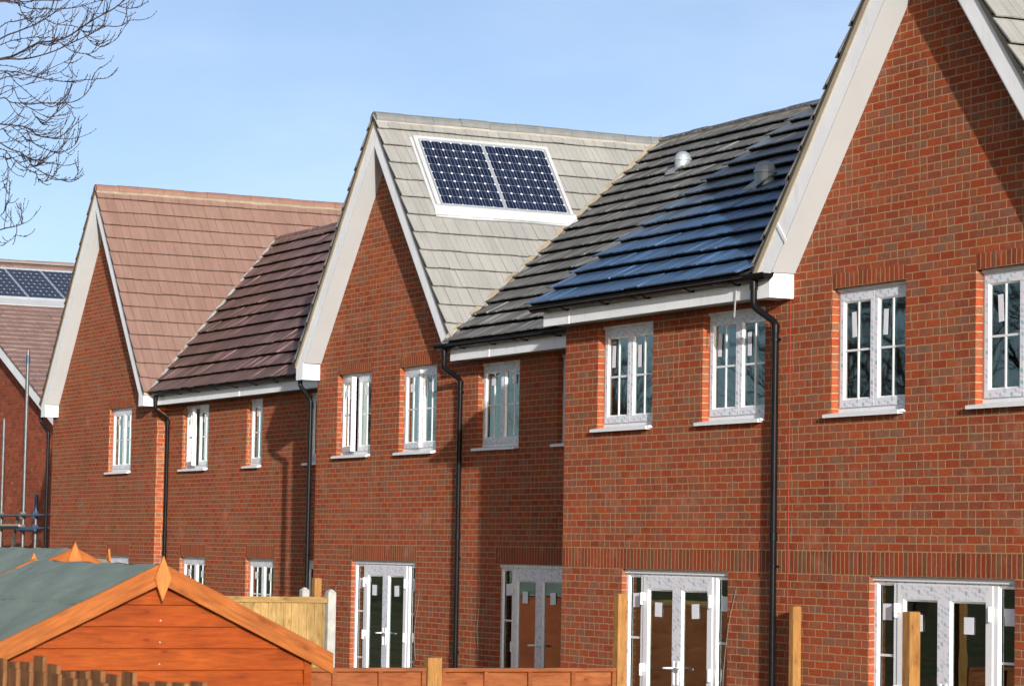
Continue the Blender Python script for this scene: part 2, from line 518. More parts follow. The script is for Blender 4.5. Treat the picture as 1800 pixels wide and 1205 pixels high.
def wood(name, a, b, knot, rough=.6, sc=1.0, plank=None, swap=False, bd=.003, along='u', kw=.75):
    g = G(name)
    u, v = g.uv()
    if along == 'v':
        u, v = v, u
    pid = 0.0
    if plank:
        pid = g.m('FLOOR', g.m('DIVIDE', v, plank))
    oi = g.n('ShaderNodeObjectInfo').outputs['Random']
    sd = g.m('ADD', g.m('MULTIPLY', oi, 50.0), g.m('MULTIPLY', pid, 3.7) if plank else 0.0)
    vec = g.xyz(g.m('MULTIPLY', u, .10), v, sd)
    grain = g.noise(vec, 60 * sc, 4, .6, .7)
    wide = g.noise(g.xyz(g.m('MULTIPLY', u, .18), v, sd), 9 * sc, 3, .5, 1.2)
    vo = g.n('ShaderNodeTexVoronoi', voronoi_dimensions='2D')
    g.put(vo.inputs['Vector'], g.xyz(g.m('ADD', g.m('MULTIPLY', u, .75), sd), g.m('ADD', g.m('MULTIPLY', v, 1.7), g.m('MULTIPLY', sd, .37))))
    vo.inputs['Scale'].default_value = 3.6 * sc
    big_ = g.step(g.noise(g.xyz(u, v, sd), 5 * sc, 1), .40, .50)
    k = g.m('MULTIPLY', g.step(vo.outputs['Distance'], .085, .035), big_)
    ringw = g.m('ADD', g.m('MULTIPLY', g.m('SINE', g.m('MULTIPLY', vo.outputs['Distance'], 75.0)), .5), .5)
    halo = g.m('MULTIPLY', g.m('MULTIPLY', g.step(vo.outputs['Distance'], .34, .07), g.m('ADD', .45, g.m('MULTIPLY', ringw, .55))), big_)
    c = g.mix(g.rng(wide, .3, .7, 0, 1), a, b)
    c = g.scale(c, g.rng(grain, .3, .7, .70, 1.20))
    if plank:
        r, _ = g.white(g.xyz(pid, 3.0))
        c = g.scale(c, g.rng(r, 0, 1, .80, 1.18))
    c = g.mix(g.m('MULTIPLY', halo, .42), c, knot)
    pat = g.noise(g.xyz(u, v, g.m('ADD', sd, 4.0)), 2.6, 4, .6)
    c = g.scale(c, g.rng(pat, .3, .7, .84, 1.14))
    c = g.mix(g.m('MULTIPLY', k, kw), c, knot)
    return g.pbr(c, rough, g.bump(grain, bd, .6), .12)
M['shed'] = wood('orange_stained_board', (.1771, .0284, .0022), (.2072, .0417, .0040), (.1130, .0150, .0014), .55)
M['shedl'] = wood('light_orange_board', (.2097, .0564, .0116), (.2500, .0819, .0198), (.1210, .0309, .0066), .55)
M['finial'] = wood('pale_orange_board', (.3420, .1062, .0256), (.3990, .1445, .0400), (.2090, .0510, .0096), .55, kw=.3)
M['fenceo'] = wood('orange_fence_board', (.1572, .0428, .0130), (.1947, .0665, .0245), (.0749, .0158, .0058), .65)
M['fencel'] = wood('fresh_pine_board', (.2600, .1612, .0572), (.3224, .2184, .0936), (.1404, .0676, .0208), .65, 1.2, .108, along='v')
M['pine'] = wood('yellow_pine_post', (.2153, .0991, .0259), (.2679, .1404, .0479), (.1196, .0413, .0120), .65, 1.4, along='v')
M['rail'] = wood('pine_rail', (.2100, .1250, .0450), (.2600, .1700, .0700), (.1000, .0450, .0150), .65)
M['old'] = wood('weathered_brown_slat', (.1066, .0445, .0172), (.1828, .0827, .0328), (.0381, .0160, .0074), .75, 1.3, along='v')

def felt():
    g = G('green_grey_roof_felt')
    p = g.obj()
    n1 = g.noise(p, 1.6, 4, .6)
    n2 = g.noise(p, 220, 2, .7)
    c = g.scale(g.mix(g.rng(n1, .3, .7, 0, 1), (.116, .154, .139), (.155, .194, .177)), g.rng(n2, .3, .7, .78, 1.22))
    return g.pbr(c, .9, g.bump(g.m('ADD', n2, g.m('MULTIPLY', g.noise(p, 5, 3), 2.0)), .004, .7), .2)
M['felt'] = felt()

def dirt():
    g = G('trodden_earth')
    p = g.gen()
    n1 = g.noise(p, .35, 5, .6)
    n2 = g.noise(p, 9, 5, .65)
    c = g.mix(g.step(n1, .42, .58), (.16, .11, .07), (.07, .10, .03))
    c = g.scale(c, g.rng(n2, .3, .7, .7, 1.3))
    return g.pbr(c, .95, g.bump(n2, .05, .8), .1)
M['dirt'] = dirt()

# ------------------------------------------------------------------ roof tiles
def tile_slope(P0, eu, ev, poly, thick=.030, lip=0.0, gauge=.345, cover=.33, seed=1, jit=.0035, gap=.004, voff=0.0):
    """tiles laid course by course over a convex polygon given in (u,v): u along the course, v up the slope"""
    rnd = random.Random(seed)
    P0, eu, ev = Vector(P0), Vector(eu).normalized(), Vector(ev).normalized()
    nn = eu.cross(ev)
    if nn.z < 0:
        nn = -nn
    mb = MB()
    W = lambda u, v, h: P0 + eu * u + ev * v + nn * h
    us, vs = [p[0] for p in poly], [p[1] for p in poly]
    deck = [W(u, v, -.02) for u, v in poly]
    mb.face(deck, 1)
    k = 0
    v0 = min(vs) + voff
    while v0 < max(vs):
        u0 = math.floor(min(us) / cover) * cover - (cover * .5 if k % 2 else 0)
        while u0 < max(us):
            a, b = u0 + gap / 2, u0 + cover - gap / 2
            q = clip(clip(clip(clip(poly, 1, 0, -a), -1, 0, b), 0, 1, -v0), 0, -1, v0 + gauge + .02)
            j0, j1, sl, dv = rnd.gauss(0, jit), rnd.gauss(0, jit), rnd.gauss(0, jit), rnd.gauss(0, .004)
            if len(q) >= 3 and abs(area2(q)) > 4e-4:
                if area2(q) < 0:
                    q = q[::-1]
                H = lambda u, v: thick * (1 - (v - v0) / gauge) + .004 + j0 + (u - u0) / cover * j1 + sl * .3
                top = [W(u, v + (dv if v - v0 < .01 else 0), H(u, v)) for u, v in q]
                if nn.dot((top[1] - top[0]).cross(top[2] - top[0])) < 0:
                    pass
                mb.face(top, 0, [(u + k * 7.3 * 0, v) for u, v in q])
                for i in range(len(q)):
                    p1, p2 = q[i], q[(i + 1) % len(q)]
                    if lip and abs(p1[1] - v0) < 1e-5 and abs(p2[1] - v0) < 1e-5:
                        # thin lip over a recessed shadow gap
                        t1, t2 = top[i], top[(i + 1) % len(q)]
                        a1, a2 = t1 - nn * lip, t2 - nn * lip
                        b1, b2 = a1 + ev * .07, a2 + ev * .07
                        mb.face([t1, a1, a2, t2], 0, [p1, p1, p2, p2])
                        mb.face([a1, b1, b2, a2], 1)
                        mb.face([b1, b1 - nn * thick, b2 - nn * thick, b2], 1)
                        continue
                    if p1[1] > v0 + gauge and p2[1] > v0 + gauge:
                        continue
                    sk = lip if lip else thick + .004
                    lo1, lo2 = W(p1[0], p1[1], H(*p1) - sk), W(p2[0], p2[1], H(*p2) - sk)
                    mb.face([top[i], lo1, lo2, top[(i + 1) % len(q)]], 0, [p1, p1, p2, p2])
            u0 += cover
        v0 += gauge
        k += 1
    return mb, W

def ridge_row(mb, P0, d, length, m=0, n=7, r=.125, unit=.45, drop=.55, seed=3):
    """angled half-round ridge tiles laid end to end"""
    rnd = random.Random(seed)
    P0, d = Vector(P0), Vector(d).normalized()
    side = Vector((d.y, -d.x, 0)).normalized()
    s = 0
    while s < length:
        e = min(s + unit - .006, length)
        dz = rnd.gauss(0, .004)
        rr = r + rnd.gauss(0, .003)
        ang = [math.pi * (i / n) for i in range(n + 1)]
        prof = [(math.cos(a) * rr, (math.sin(a) - 1) * rr * drop * 1.9 + .035 + dz) for a in ang]
        for i in range(n):
            a, b = prof[i], prof[i + 1]
            q = [P0 + d * s + side * a[0] + Vector((0, 0, a[1])), P0 + d * e + side * a[0] + Vector((0, 0, a[1])),
                 P0 + d * e + side * b[0] + Vector((0, 0, b[1])), P0 + d * s + side * b[0] + Vector((0, 0, b[1]))]
            mb.face(q, m, [(s, i * .04), (e, i * .04), (e, i * .04 + .04), (s, i * .04 + .04)])
        for t in (s, e):
            mb.face([P0 + d * t + side * a[0] + Vector((0, 0, a[1])) for a in prof], m)
        s += unit
# ------------------------------------------------------------------ windows and doors (local: x 0..w, y into the wall, z 0..h)
def ring(mb, x0, x1, z0, z1, t, y0, y1, mf, me, tb=None, tt=None):
    """rectangular frame: front faces material mf, edges me"""
    tb = t if tb is None else tb
    tt = t if tt is None else tt
    for (a, b, c, d, up) in ((x0, x0 + t, z0, z1, 1), (x1 - t, x1, z0, z1, 1), (x0 + t, x1 - t, z0, z0 + tb, 0), (x0 + t, x1 - t, z1 - tt, z1, 0)):
        mb.box(a, b, y0, y1, c, d, me, skip='f')
        mb.face([(a, y0, c), (b, y0, c), (b, y0, d), (a, y0, d)], mf, [(a, c), (b, c), (b, d), (a, d)])

def bead(mb, x0, x1, z0, z1, w, y0, y1, m):
    """sloping glazing bead inside an opening"""
    o = [(x0, y0, z0), (x1, y0, z0), (x1, y0, z1), (x0, y0, z1)]
    i = [(x0 + w, y1, z0 + w), (x1 - w, y1, z0 + w), (x1 - w, y1, z1 - w), (x0 + w, y1, z1 - w)]
    for k in range(4):
        j = (k + 1) % 4
        mb.face([o[k], o[j], i[j], i[k]], m)

FR = [M['upvc'], M['tape']]

def sash(parent, x0, x1, z0, z1, hinge_left=True, ang=0.0, bars=True, mfront=1):
    """opening light, origin on its hinge edge"""
    w, h = x1 - x0, z1 - z0
    mb = MB()
    t = .057
    ring(mb, 0, w, 0, h, t, -.012, .055, mfront, 0, tb=.074, tt=.074)
    bead(mb, t, w - t, .074, h - .074, .016, -.011, .012, 0)
    if bars:
        mb.box(w / 2 - .010, w / 2 + .010, .004, .020, .074, h - .074, 0)
        for q in ((t, w / 2 - .010), (w / 2 + .010, w - t)):
            mb.box(q[0], q[1], .004, .020, h * .5 - .010, h * .5 + .010, 0)
    s = mb.build('sash', FR, parent, at=(x0, .080, z0))
    s.rotation_euler.z = -ang
    return s, w, h

def pane(parent, x0, x1, y, z0, z1):
    mb = MB()
    mb.box(x0, x1, y, y + .005, z0, z1)
    return mb.build('pane', M['glass'], parent, at=(0, 0, 0))

def paper(parent, x, y, z, w=.10, h=.17, tilt=0.0):
    mb = MB()
    mb.box(-w / 2, w / 2, -.0015, 0, -h / 2, h / 2)
    o = mb.build('sticker', M['paper'], parent, at=(x, y, z))
    o.rotation_euler.y = tilt
    return o

def casement(w, h, lights=2, open_l=0.0, open_r=0.0, stick='mid', sill=True, bars=True, seed=0):
    """white plastic window, returned as an unparented part with sub-parts"""
    rnd = random.Random(seed)
    mb = MB()
    ring(mb, 0, w, .045, h, .045, .082, .15, 0, 0, tb=.045, tt=.06)
    mb.box(0, w, .062, .082, h - .032, h, 0)            # head strip
    root = mb.build('window', FR, None, at=(0, 0, 0))
    if lights == 2:
        mb2 = [(.040, w / 2 - .004), (w / 2 + .004, w - .040)]
    else:
        mb2 = [(.040, w - .040)]
    z0, z1 = .085, h - .055
    for i, (a, b) in enumerate(mb2):
        ang = (open_l if i == 0 else open_r)
        s, sw, sh = sash(root, a, b, z0, z1, True, ang, bars)
        ca, sa = math.cos(-ang), math.sin(-ang)
        R = Matrix.Rotation(-ang, 3, 'Z')
        p = MB()
        p.box(.05, sw - .05, .012, .017, .066, sh - .066, R=R)
        p.build('pane', M['glass'], root, at=(a, .080, z0))
        if stick:
            hh, ww, zz = ((.24, .075, sh * .70) if stick == 'long' else (.115, .12, sh * .80))
            px = sw * (.34 if stick == 'long' else .46) + rnd.uniform(-.03, .03)
            q = R @ Vector((px, .003, zz + rnd.uniform(-.03, .03)))
            o = paper(root, a + q.x, .080 + q.y, z0 + q.z, ww, hh, rnd.uniform(-.08, .08))
    if sill:
        sm = MB()
        sm.prism([(-.062, -.012), (.11, .004), (.11, .040), (.06, .044), (-.062, .020)], -.065, w - .03, axis='x')
        sm.box(w - .03, w + .004, -.05, .06, .006, .022)
        sm.build('sill', M['upvc'], root, at=(0, 0, 0))
    return root

def french(w, h, hinge=True):
    """glazed double doors with a narrow side light each side"""
    mb = MB()
    ring(mb, 0, w, .0, h, .045, .062, .13, 1, 0, tb=.06, tt=.065)
    mb.box(-.0, w, .040, .062, h - .045, h - .004, 0)
    sl = .36
    for x in (sl, w - sl):
        mb.box(x - .035, x + .035, .060, .128, .06, h - .065, 0)
    root = mb.build('french_door', FR, None, at=(0, 0, 0))
    for a, b in ((.045, sl - .035), (w - sl + .035, w - .045)):
        m2 = MB()
        z0, z1 = .06, h - .065
        bead(m2, a, b, z0, z1, .022, .063, .085, 0)
        for t in (1 / 3, 2 / 3):
            zz = z0 + (z1 - z0) * t
            m2.box(a, b, .082, .098, zz - .011, zz + .011)
        m2.build('side_light', FR, root, at=(0, 0, 0))
        pane(root, a, b, .092, z0, z1)
        paper(root, a + (b - a) * .5, .085, h - .33, .15, .15, random.uniform(-.04, .04))
    mid = w / 2
    for i, (a, b) in enumerate(((sl + .035, mid), (mid, w - sl - .035))):
        m3 = MB()
        lw = b - a
        ring(m3, 0, lw, 0, h - .085, .095, -.010, .06, 0, 0, tb=.2, tt=.14)
        # printed tape still on head rail and meeting stile
        xa, xb = (lw - .093, lw - .004) if i == 0 else (.004, .093)
        m3.face([(xa, -.0115, .02), (xb, -.0115, .02), (xb, -.0115, h - .10), (xa, -.0115, h - .10)], 1, [(xa, 0), (xb, 0), (xb, h), (xa, h)])
        ea, eb = ((.10, .05), (lw - .0935, lw - .0935)) if i == 0 else ((.0935, .0935), (lw - .10, lw - .05))
        m3.face([(ea[0], -.0115, h - .215), (eb[0], -.0115, h - .215), (eb[1], -.0115, h - .10), (ea[1], -.0115, h - .10)], 1)
        bead(m3, .095, lw - .095, .2, h - .225, .02, -.010, .014, 0)
        lf = m3.build('door_leaf', FR, root, at=(a, .060, .02))
        pane(root, a + .10, b - .10, .074, .22, h - .21)
        paper(root, a + lw * (.42 if i == 0 else .50), .066, h - .42, .15, .15, random.uniform(-.05, .05))
        hx = a + .004 if i == 0 else b - .004
        for hz in (h - .30, h - 1.05, .35):
            hm = MB()
            hm.box(hx - .035, hx + .035, .022, .05, hz - .03, hz + .05)
            hm.tube([(hx, .026, hz - .075), (hx, .026, hz + .055)], .017, 8)
            hm.build('hinge', M['upvc'], root, at=(0, 0, 0))
        hd = MB()
        sx = b - .045 if i == 0 else a + .045
        hd.box(sx - .017, sx + .017, .036, .052, .93, 1.17)
        dd = -1 if i == 0 else 1
        hd.tube([(sx, .04, 1.10), (sx, .0, 1.10), (sx + dd * .13, -.004, 1.095)], .011, 8)
        hd.build('handle', M['upvc'], root, at=(0, 0, 0))
    return root

_tpl = {}
def place(kind, parent, x, y, z, **kw):
    """first of a kind is the template itself, further ones are copies"""
    key = (kind, tuple(sorted(kw.items())))
    wl = Vector((x, y, z)) - world_loc(parent)
    if key not in _tpl:
        o = casement(**kw) if kind == 'c' else french(**kw)
        o.parent = parent
        o.location = wl
        _tpl[key] = o
        return o
    return dup(_tpl[key], parent, wl)

# ------------------------------------------------------------------ brick wall with openings
def facade(mb, Y, x0, x1, z0, z1, openings, bands=(), T=.30):
    """outer face in brick (mat 0), soldier bands (mat 1), inner reveals plaster (mat 2)"""
    xs = sorted({x0, x1, *[c for o in openings for c in o[:2]], *[c for b in bands for c in b[:2]]})
    zs = sorted({z0, z1, *[c for o in openings for c in o[2:4]], *[c for b in bands for c in b[2:4]]})
    xs = [x for x in xs if x0 - 1e-6 <= x <= x1 + 1e-6]
    zs = [z for z in zs if z0 - 1e-6 <= z <= z1 + 1e-6]
    for i in range(len(xs) - 1):
        for j in range(len(zs) - 1):
            cx, cz = (xs[i] + xs[i + 1]) / 2, (zs[j] + zs[j + 1]) / 2
            if any(o[0] < cx < o[1] and o[2] < cz < o[3] for o in openings):
                continue
            bd = next((b for b in bands if b[0] < cx < b[1] and b[2] < cz < b[3]), None)
            q = [(xs[i], zs[j]), (xs[i + 1], zs[j]), (xs[i + 1], zs[j + 1]), (xs[i], zs[j + 1])]
            if bd:
                uv = [(z - bd[2] + .0005, ZC + (x - bd[0])) for x, z in q]
            else:
                uv = q
            mb.face([(x, Y, z) for x, z in q], 1 if bd else 0, uv)
            mb.face([(x, Y + T, z) for x, z in q][::-1], 2)
    for (a, b, c, d) in openings:
        for (ya, yb, m) in ((Y, Y + .12, 0), (Y + .12, Y + T, 2)):
            mb.face([(a, ya, c), (a, yb, c), (a, yb, d), (a, ya, d)], m, [(ya, c), (yb, c), (yb, d), (ya, d)])
            mb.face([(b, yb, c), (b, ya, c), (b, ya, d), (b, yb, d)], m, [(yb, c), (ya, c), (ya, d), (yb, d)])
            mb.face([(a, ya, d), (a, yb, d), (b, yb, d), (b, ya, d)], m, [(a, ya), (a, yb), (b, yb), (b, ya)])
            mb.face([(a, yb, c), (a, ya, c), (b, ya, c), (b, yb, c)], 2)

def gable_tri(mb, Y, xa, za, tan, drop, x0, x1, z0, m=0, T=.3):
    poly = clip(clip(clip([(xa - 9, z0), (xa + 9, z0), (xa, z0 + 9 * tan)], 0, 1, -z0), 1, 0, -x0), -1, 0, x1)
    zt = za - drop
    poly = clip(clip(poly, tan, -1, zt - tan * xa), -tan, -1, zt + tan * xa)
    mb.face([(x, Y, z) for x, z in poly], m, poly)
    mb.face([(x, Y + T, z) for x, z in poly][::-1], 2)

def verge(house, xa, za, tan, hw, yv, wall, box=(1, 1), foot=5.06):
    """bargeboards, mortar undercloak, soffit and foot boxes of one gable"""
    org = world_loc(house)
    cs = math.cos(math.atan(tan))
    for sgn in (-1, 1):
        def strip(d0, d1, zc=foot):
            p = [(xa, za - d0), (xa + sgn * (hw + .6), za - d0 - tan * (hw + .6)), (xa + sgn * (hw + .6), za - d1 - tan * (hw + .6)), (xa, za - d1)]
            p = clip(p, 0, 1, -zc)
            return clip(p, -sgn, 0, sgn * xa + hw + .012)
        b = MB()
        b.prism(strip(.125, .436), yv, yv + .022)
        b.build('bargeboard', M['fascia'], house, o=org)
        c = MB()
        c.prism(strip(.02, .124, foot - .06), yv - .012, yv + .10)
        c.build('undercloak', M['cloak'], house, o=org)
        s = MB()
        s.prism(strip(.4365, .455), yv + .001, wall - .002)
        s.build('soffit', M['soffit'], house, o=org)
        if box[0 if sgn < 0 else 1]:
            k = MB()
            xs = sorted((xa + sgn * (hw - .02), xa + sgn * (hw - .295)))
            k.box(xs[0], xs[1], yv - .004, wall - .001, 4.815, foot - .001)
            k.build('barge_foot_box', M['fascia'], house, o=org)

def eaves(house, xl, xr, wall, gx0=None, gx1=None, oh=.24, brackets=True, joints=()):
    org = world_loc(house)
    f = MB()
    f.box(xl, xr, wall - oh - .018, wall - oh, 4.828, 5.035)
    for j in joints:
        f.box(j - .02, j + .02, wall - oh - .024, wall - oh - .018, 4.824, 5.02)
    f.build('fascia', M['fascia'], house, o=org)
    s = MB()
    s.box(xl + .002, xr - .002, wall - oh, wall - .002, 4.842, 4.856)
    s.build('soffit', M['soffit'], house, o=org)
    gx0 = xl - .13 if gx0 is None else gx0
    gx1 = xr if gx1 is None else gx1
    g = MB()
    yc, zc, r = wall - oh - .085, 5.045, .062
    n = 8
    pr = [(yc + math.cos(math.pi + math.pi * i / n) * r, zc + math.sin(math.pi + math.pi * i / n) * r) for i in range(n + 1)]
    pi = [(yc + math.cos(math.pi + math.pi * i / n) * (r - .006), zc + math.sin(math.pi + math.pi * i / n) * (r - .006)) for i in range(n + 1)]
    for P in (pr, pi):
        for i in range(n):
            g.face([(gx0, *P[i]), (gx1, *P[i]), (gx1, *P[i + 1]), (gx0, *P[i + 1])], 0, None, True)
    for x in (gx0, gx1):
        g.face([(x, *p) for p in pr])
    for a in (0, n):
        g.box(gx0, gx1, min(pr[a][0], pi[a][0]) - .002, max(pr[a][0], pi[a][0]) + .002, zc - .004, zc + .008)
    # union collars
    x = gx0 + .35
    while x < gx1:
        q = [(yc + math.cos(math.pi + math.pi * i / n) * (r + .007), zc + math.sin(math.pi + math.pi * i / n) * (r + .007)) for i in range(n + 1)]
        for i in range(n):
            g.face([(x - .05, *q[i]), (x + .05, *q[i]), (x + .05, *q[i + 1]), (x - .05, *q[i + 1])])
        for xx in (x - .05, x + .05):
            g.face([(xx, *p) for p in q])
        x += 2.0
    g.build('gutter', M['black'], house, o=org)
    x = gx0 + .75
    while x < gx1 - .2:
        k = MB()
        k.prism([(yc - .066, zc + .008), (yc - .05, zc - .05), (yc, zc - .075), (wall - oh - .019, zc - .075), (wall - oh - .019, zc - .02), (yc + .05, zc - .055), (yc, zc - .064), (yc - .046, zc - .046), (yc - .062, zc + .008)], x - .018, x + .018, axis='x')
        k.build('gutter_bracket', M['black'], house, o=org)
        x += .92

def downpipe(house, pts, clips=(), r=.034):
    org = world_loc(house)
    b = MB()
    P = []
    pts = [Vector(p) for p in pts]
    # rounded bends
    for i, p in enumerate(pts):
        if 0 < i < len(pts) - 1:
            a, c = (pts[i - 1] - p).normalized(), (pts[i + 1] - p).normalized()
            for t in (1, .5, 0, .5, 1):
                pass
            d = .05
            p0, p2 = p + a * d, p + c * d
            for t in (0, .25, .5, .75, 1):
                P.append(p0 * (1 - t) ** 2 + p * 2 * t * (1 - t) + p2 * t * t)
        else:
            P.append(p)
    b.tube(P, r, 14)
    e = pts[-2]
    for z in (e.z - .06, e.z - 2.1):
        b.tube([(e.x, e.y, z - .04), (e.x, e.y, z + .04)], r + .007, 14)
    b.tube([pts[0] - Vector((0, 0, .10)), pts[0] + Vector((0, 0, .02))], r + .008, 14)
    o = b.build('downpipe', M['black'], house, o=org)
    for z in clips:
        k = MB()
        k.tube([(e.x, e.y, z - .012), (e.x, e.y, z + .012)], r + .010, 14)
        k.box(e.x - .012, e.x + .095, e.y - .006, e.y + .012, z - .012, z + .012)
        k.build('pipe_clip', M['black'], o, o=org)
    return o

def valley(house, pts, w, mat, name, lift=.035):
    """strip of mortar or lead along a valley"""
    org = world_loc(house)
    mb = MB()
    a, b = Vector(pts[0]), Vector(pts[1])
    n = 26
    rnd = random.Random(5)
    pv = None
    for i in range(n + 1):
        t = i / n
        p = a.lerp(b, t) + Vector((0, 0, lift + rnd.gauss(0, .004)))
        l = p + Vector((-w * .7 * (.9 + rnd.random() * .2), 0, 0)) + Vector((0, 0, w * .7 * 1.2 + .01))
        r = p + Vector((w * (.9 + rnd.random() * .2), 0, 0)) + Vector((0, 0, .012))
        cur = (l, p, r)
        if pv:
            mb.face([pv[0], pv[1], cur[1], cur[0]], 0, None)
            mb.face([pv[1], pv[2], cur[2], cur[1]], 0, None)
        pv = cur
    mb.build(name, mat, house, o=org)

def cable(house, pts, r=.0026):
    mb = MB()
    P = []
    pts = [Vector(p) for p in pts]
    for i in range(len(pts) - 1):      # Catmull-Rom
        p0, p1, p2, p3 = pts[max(i - 1, 0)], pts[i], pts[i + 1], pts[min(i + 2, len(pts) - 1)]
        for k in range(8):
            t = k / 8
            P.append(.5 * ((2 * p1) + (p2 - p0) * t + (2 * p0 - 5 * p1 + 4 * p2 - p3) * t * t + (3 * p1 - p0 - 3 * p2 + p3) * t ** 3))
    P.append(pts[-1])
    mb.tube(P, r, 6)
    mb.build('cable', M['cable'], house, o=world_loc(house))

def shell(house, x0, x1, y0, y1, rooms):
    """flank and back walls plus the rooms behind the glass"""
    org = world_loc(house)
    mb = MB()
    mb.box(x0, x0 + .28, y0, y1, 0, 5.02, 0)
    mb.box(x1 - .28, x1, y0, y1, 0, 5.02, 0)
    mb.box(x0 + .28, x1 - .28, y1 - .28, y1, 0, 5.02, 0)
    mb.build('side_wall', [M['brick']], house, o=org)
    r = MB()
    for z in (.06, 2.52, 4.95):
        r.box(x0 + .28, x1 - .28, y0, y1 - .28, z - .05, z + .05)
    for x in rooms:
        r.box(x - .06, x + .06, y0, y1 - .3, .12, 2.46)
        r.box(x - .061, x + .061, y0, y1 - .3, 2.58, 4.9)
    for z0, z1 in ((.12, 2.46), (2.58, 4.9)):
        r.box(x0 + .3, x1 - .3, y0 + 2.3, y0 + 2.4, z0, z1)
    r.build('interior', M['plasterd'], house, o=org)

YC, YB, YA, YAG = 14.97, 16.67, 17.72, 17.52
HEAD, SILL, DH = 4.86, 3.635, 2.138
SOL = .225
def win(x0, w=1.24, top=HEAD, bot=SILL):
    return (x0, x0 + w, bot, top)
def band(o, l=.0, r=.0):
    return (o[0] - l, o[1] + r, o[3], o[3] + SOL)

# ================================================================== house C (nearest, right)
def tri_roof(house, xa, za, tan, yv, yend, hw, mat, seed, name='gable_roof_slope', both=True, foot=5.05, cover=.175):
    org = world_loc(house)
    cs = math.cos(math.atan(tan))
    Ls = hw / cs
    for sgn in ((1, -1) if both else (1,)):
        P0 = (xa + sgn * hw, yv - .035, za - hw * tan)
        mb, W = tile_slope(P0, (0, 1, 0), (-sgn * cs, 0, math.sin(math.atan(tan))), [(0, 0), (yend - yv + .035, 0), (yend - yv + .035, Ls), (0, Ls)], seed=seed + sgn, cover=cover, lip=.016, thick=.044, jit=.0010)
        mb.build(name, [mat, M['under']], house, o=org)

def main_roof(house, x0, x1, ye, ze, tan, yr, mat, seed, voff=0.0, back=True, cut=None, thick=.056):
    org = world_loc(house)
    a = math.atan(tan)
    L = (yr - ye) / math.cos(a)
    poly = [(0, 0), (x1 - x0, 0), (x1 - x0, L), (0, L)]
    if cut:      # valley with the gable roof: (x at the eaves, x at the ridge, side kept)
        ua, ub, k = cut[0] - x0, cut[1] - x0, cut[2]
        poly = clip(poly, k * L, -k * (ub - ua), -k * L * ua)
    mb, W = tile_slope((x0, ye, ze), (1, 0, 0), (0, math.cos(a), math.sin(a)), poly, seed=seed, jit=.0018, voff=voff, thick=thick, lip=.014)
    mb.build('main_roof_slope', [mat, M['under']], house, o=org)
    if back:
        zr = ze + (yr - ye) * tan
        b = MB()
        b.face([(x0, yr, zr), (x1, yr, zr), (x1, yr + (yr - ye), ze), (x0, yr + (yr - ye), ze)])
        b.build('rear_roof_slope', [mat], house, o=org)

def ridge(house, P0, d, L, mat, mort, r=.125, seed=3, bed=True):
    org = world_loc(house)
    mb = MB()
    ridge_row(mb, P0, d, L, 0, r=r, seed=seed)
    mb.build('ridge_tiles', mat, house, o=org)
    if bed:
        d = Vector(d).normalized()
        org0 = org
        side = Vector((d.y, -d.x, 0)).normalized()
        P0 = Vector(P0)
        n = int(L / .15)
        rnd = random.Random(seed)
        for sg in (-1, 1):
            m2 = MB()
            pv = None
            for i in range(n + 1):
                p = P0 + d * (L * i / n)
                k = rnd.gauss(0, .005)
                slope = 1.22 if abs(d.y) > .5 else .71
                A = p + side * sg * (r * .93) + Vector((0, 0, -.093))
                B = p + side * sg * (r + .006 + k) + Vector((0, 0, -(r + .006 + k) * slope + .026))
                C = B + Vector((0, 0, -.06))
                if pv:
                    m2.face([pv[0], A, B, pv[1]])
                    m2.face([pv[1], B, C, pv[2]])
                pv = (A, B, C)
            m2.build('ridge_mortar', mort, house, o=org)

HC = thing('brick_house', 'nearest red brick house with blue-sheened grey tiled roof, steep gable cut by the photo edge', 'house', (-23.2, YC, 0), 'new brick houses in a row')
oC = (-23.2, YC, 0)
wl1, wl2 = win(-28.02, 1.23, 4.79), win(-25.735, 1.23, 4.79)
w1, w2 = win(-23.285), win(-20.953)
d1, d2 = (-27.404, -25.173, .02, DH), (-22.61, -20.356, .02, DH)
mb = MB()
xl, xr = -28.8, -18.88
XAC, ZAP, TAN = -21.53, 8.49, 1.225
facade(mb, YC, xl, xr, 0, 5.0, [wl1, wl2, w1, w2, d1, d2],
       [(xl, xr, DH, DH + SOL)] + [band(w1), band(w2)])
gable_tri(mb, YC, XAC, ZAP, TAN, .25, XAC - 2.66, XAC + 2.66, 5.0)
mb.face([(xl, YC, 0), (xl, YC, 5.0), (xl, YC + .3, 5.0), (xl, YC + .3, 0)], 0, [(YC, 0), (YC, 5.0), (YC + .3, 5.0), (YC + .3, 0)])
mb.face([(xr, YC, 0), (xr, YC + .3, 0), (xr, YC + .3, 5.0), (xr, YC, 5.0)], 0, [(YC, 0), (YC + .3, 0), (YC + .3, 5.0), (YC, 5.0)])
rg = MB()
rg.prism([(XAC - 2.7, 5.0), (XAC + 2.7, 5.0), (XAC, ZAP - .25)], YC + 8.7, YC + 8.96)
rg.build('rear_gable_wall', [M['brick']], HC, o=oC)
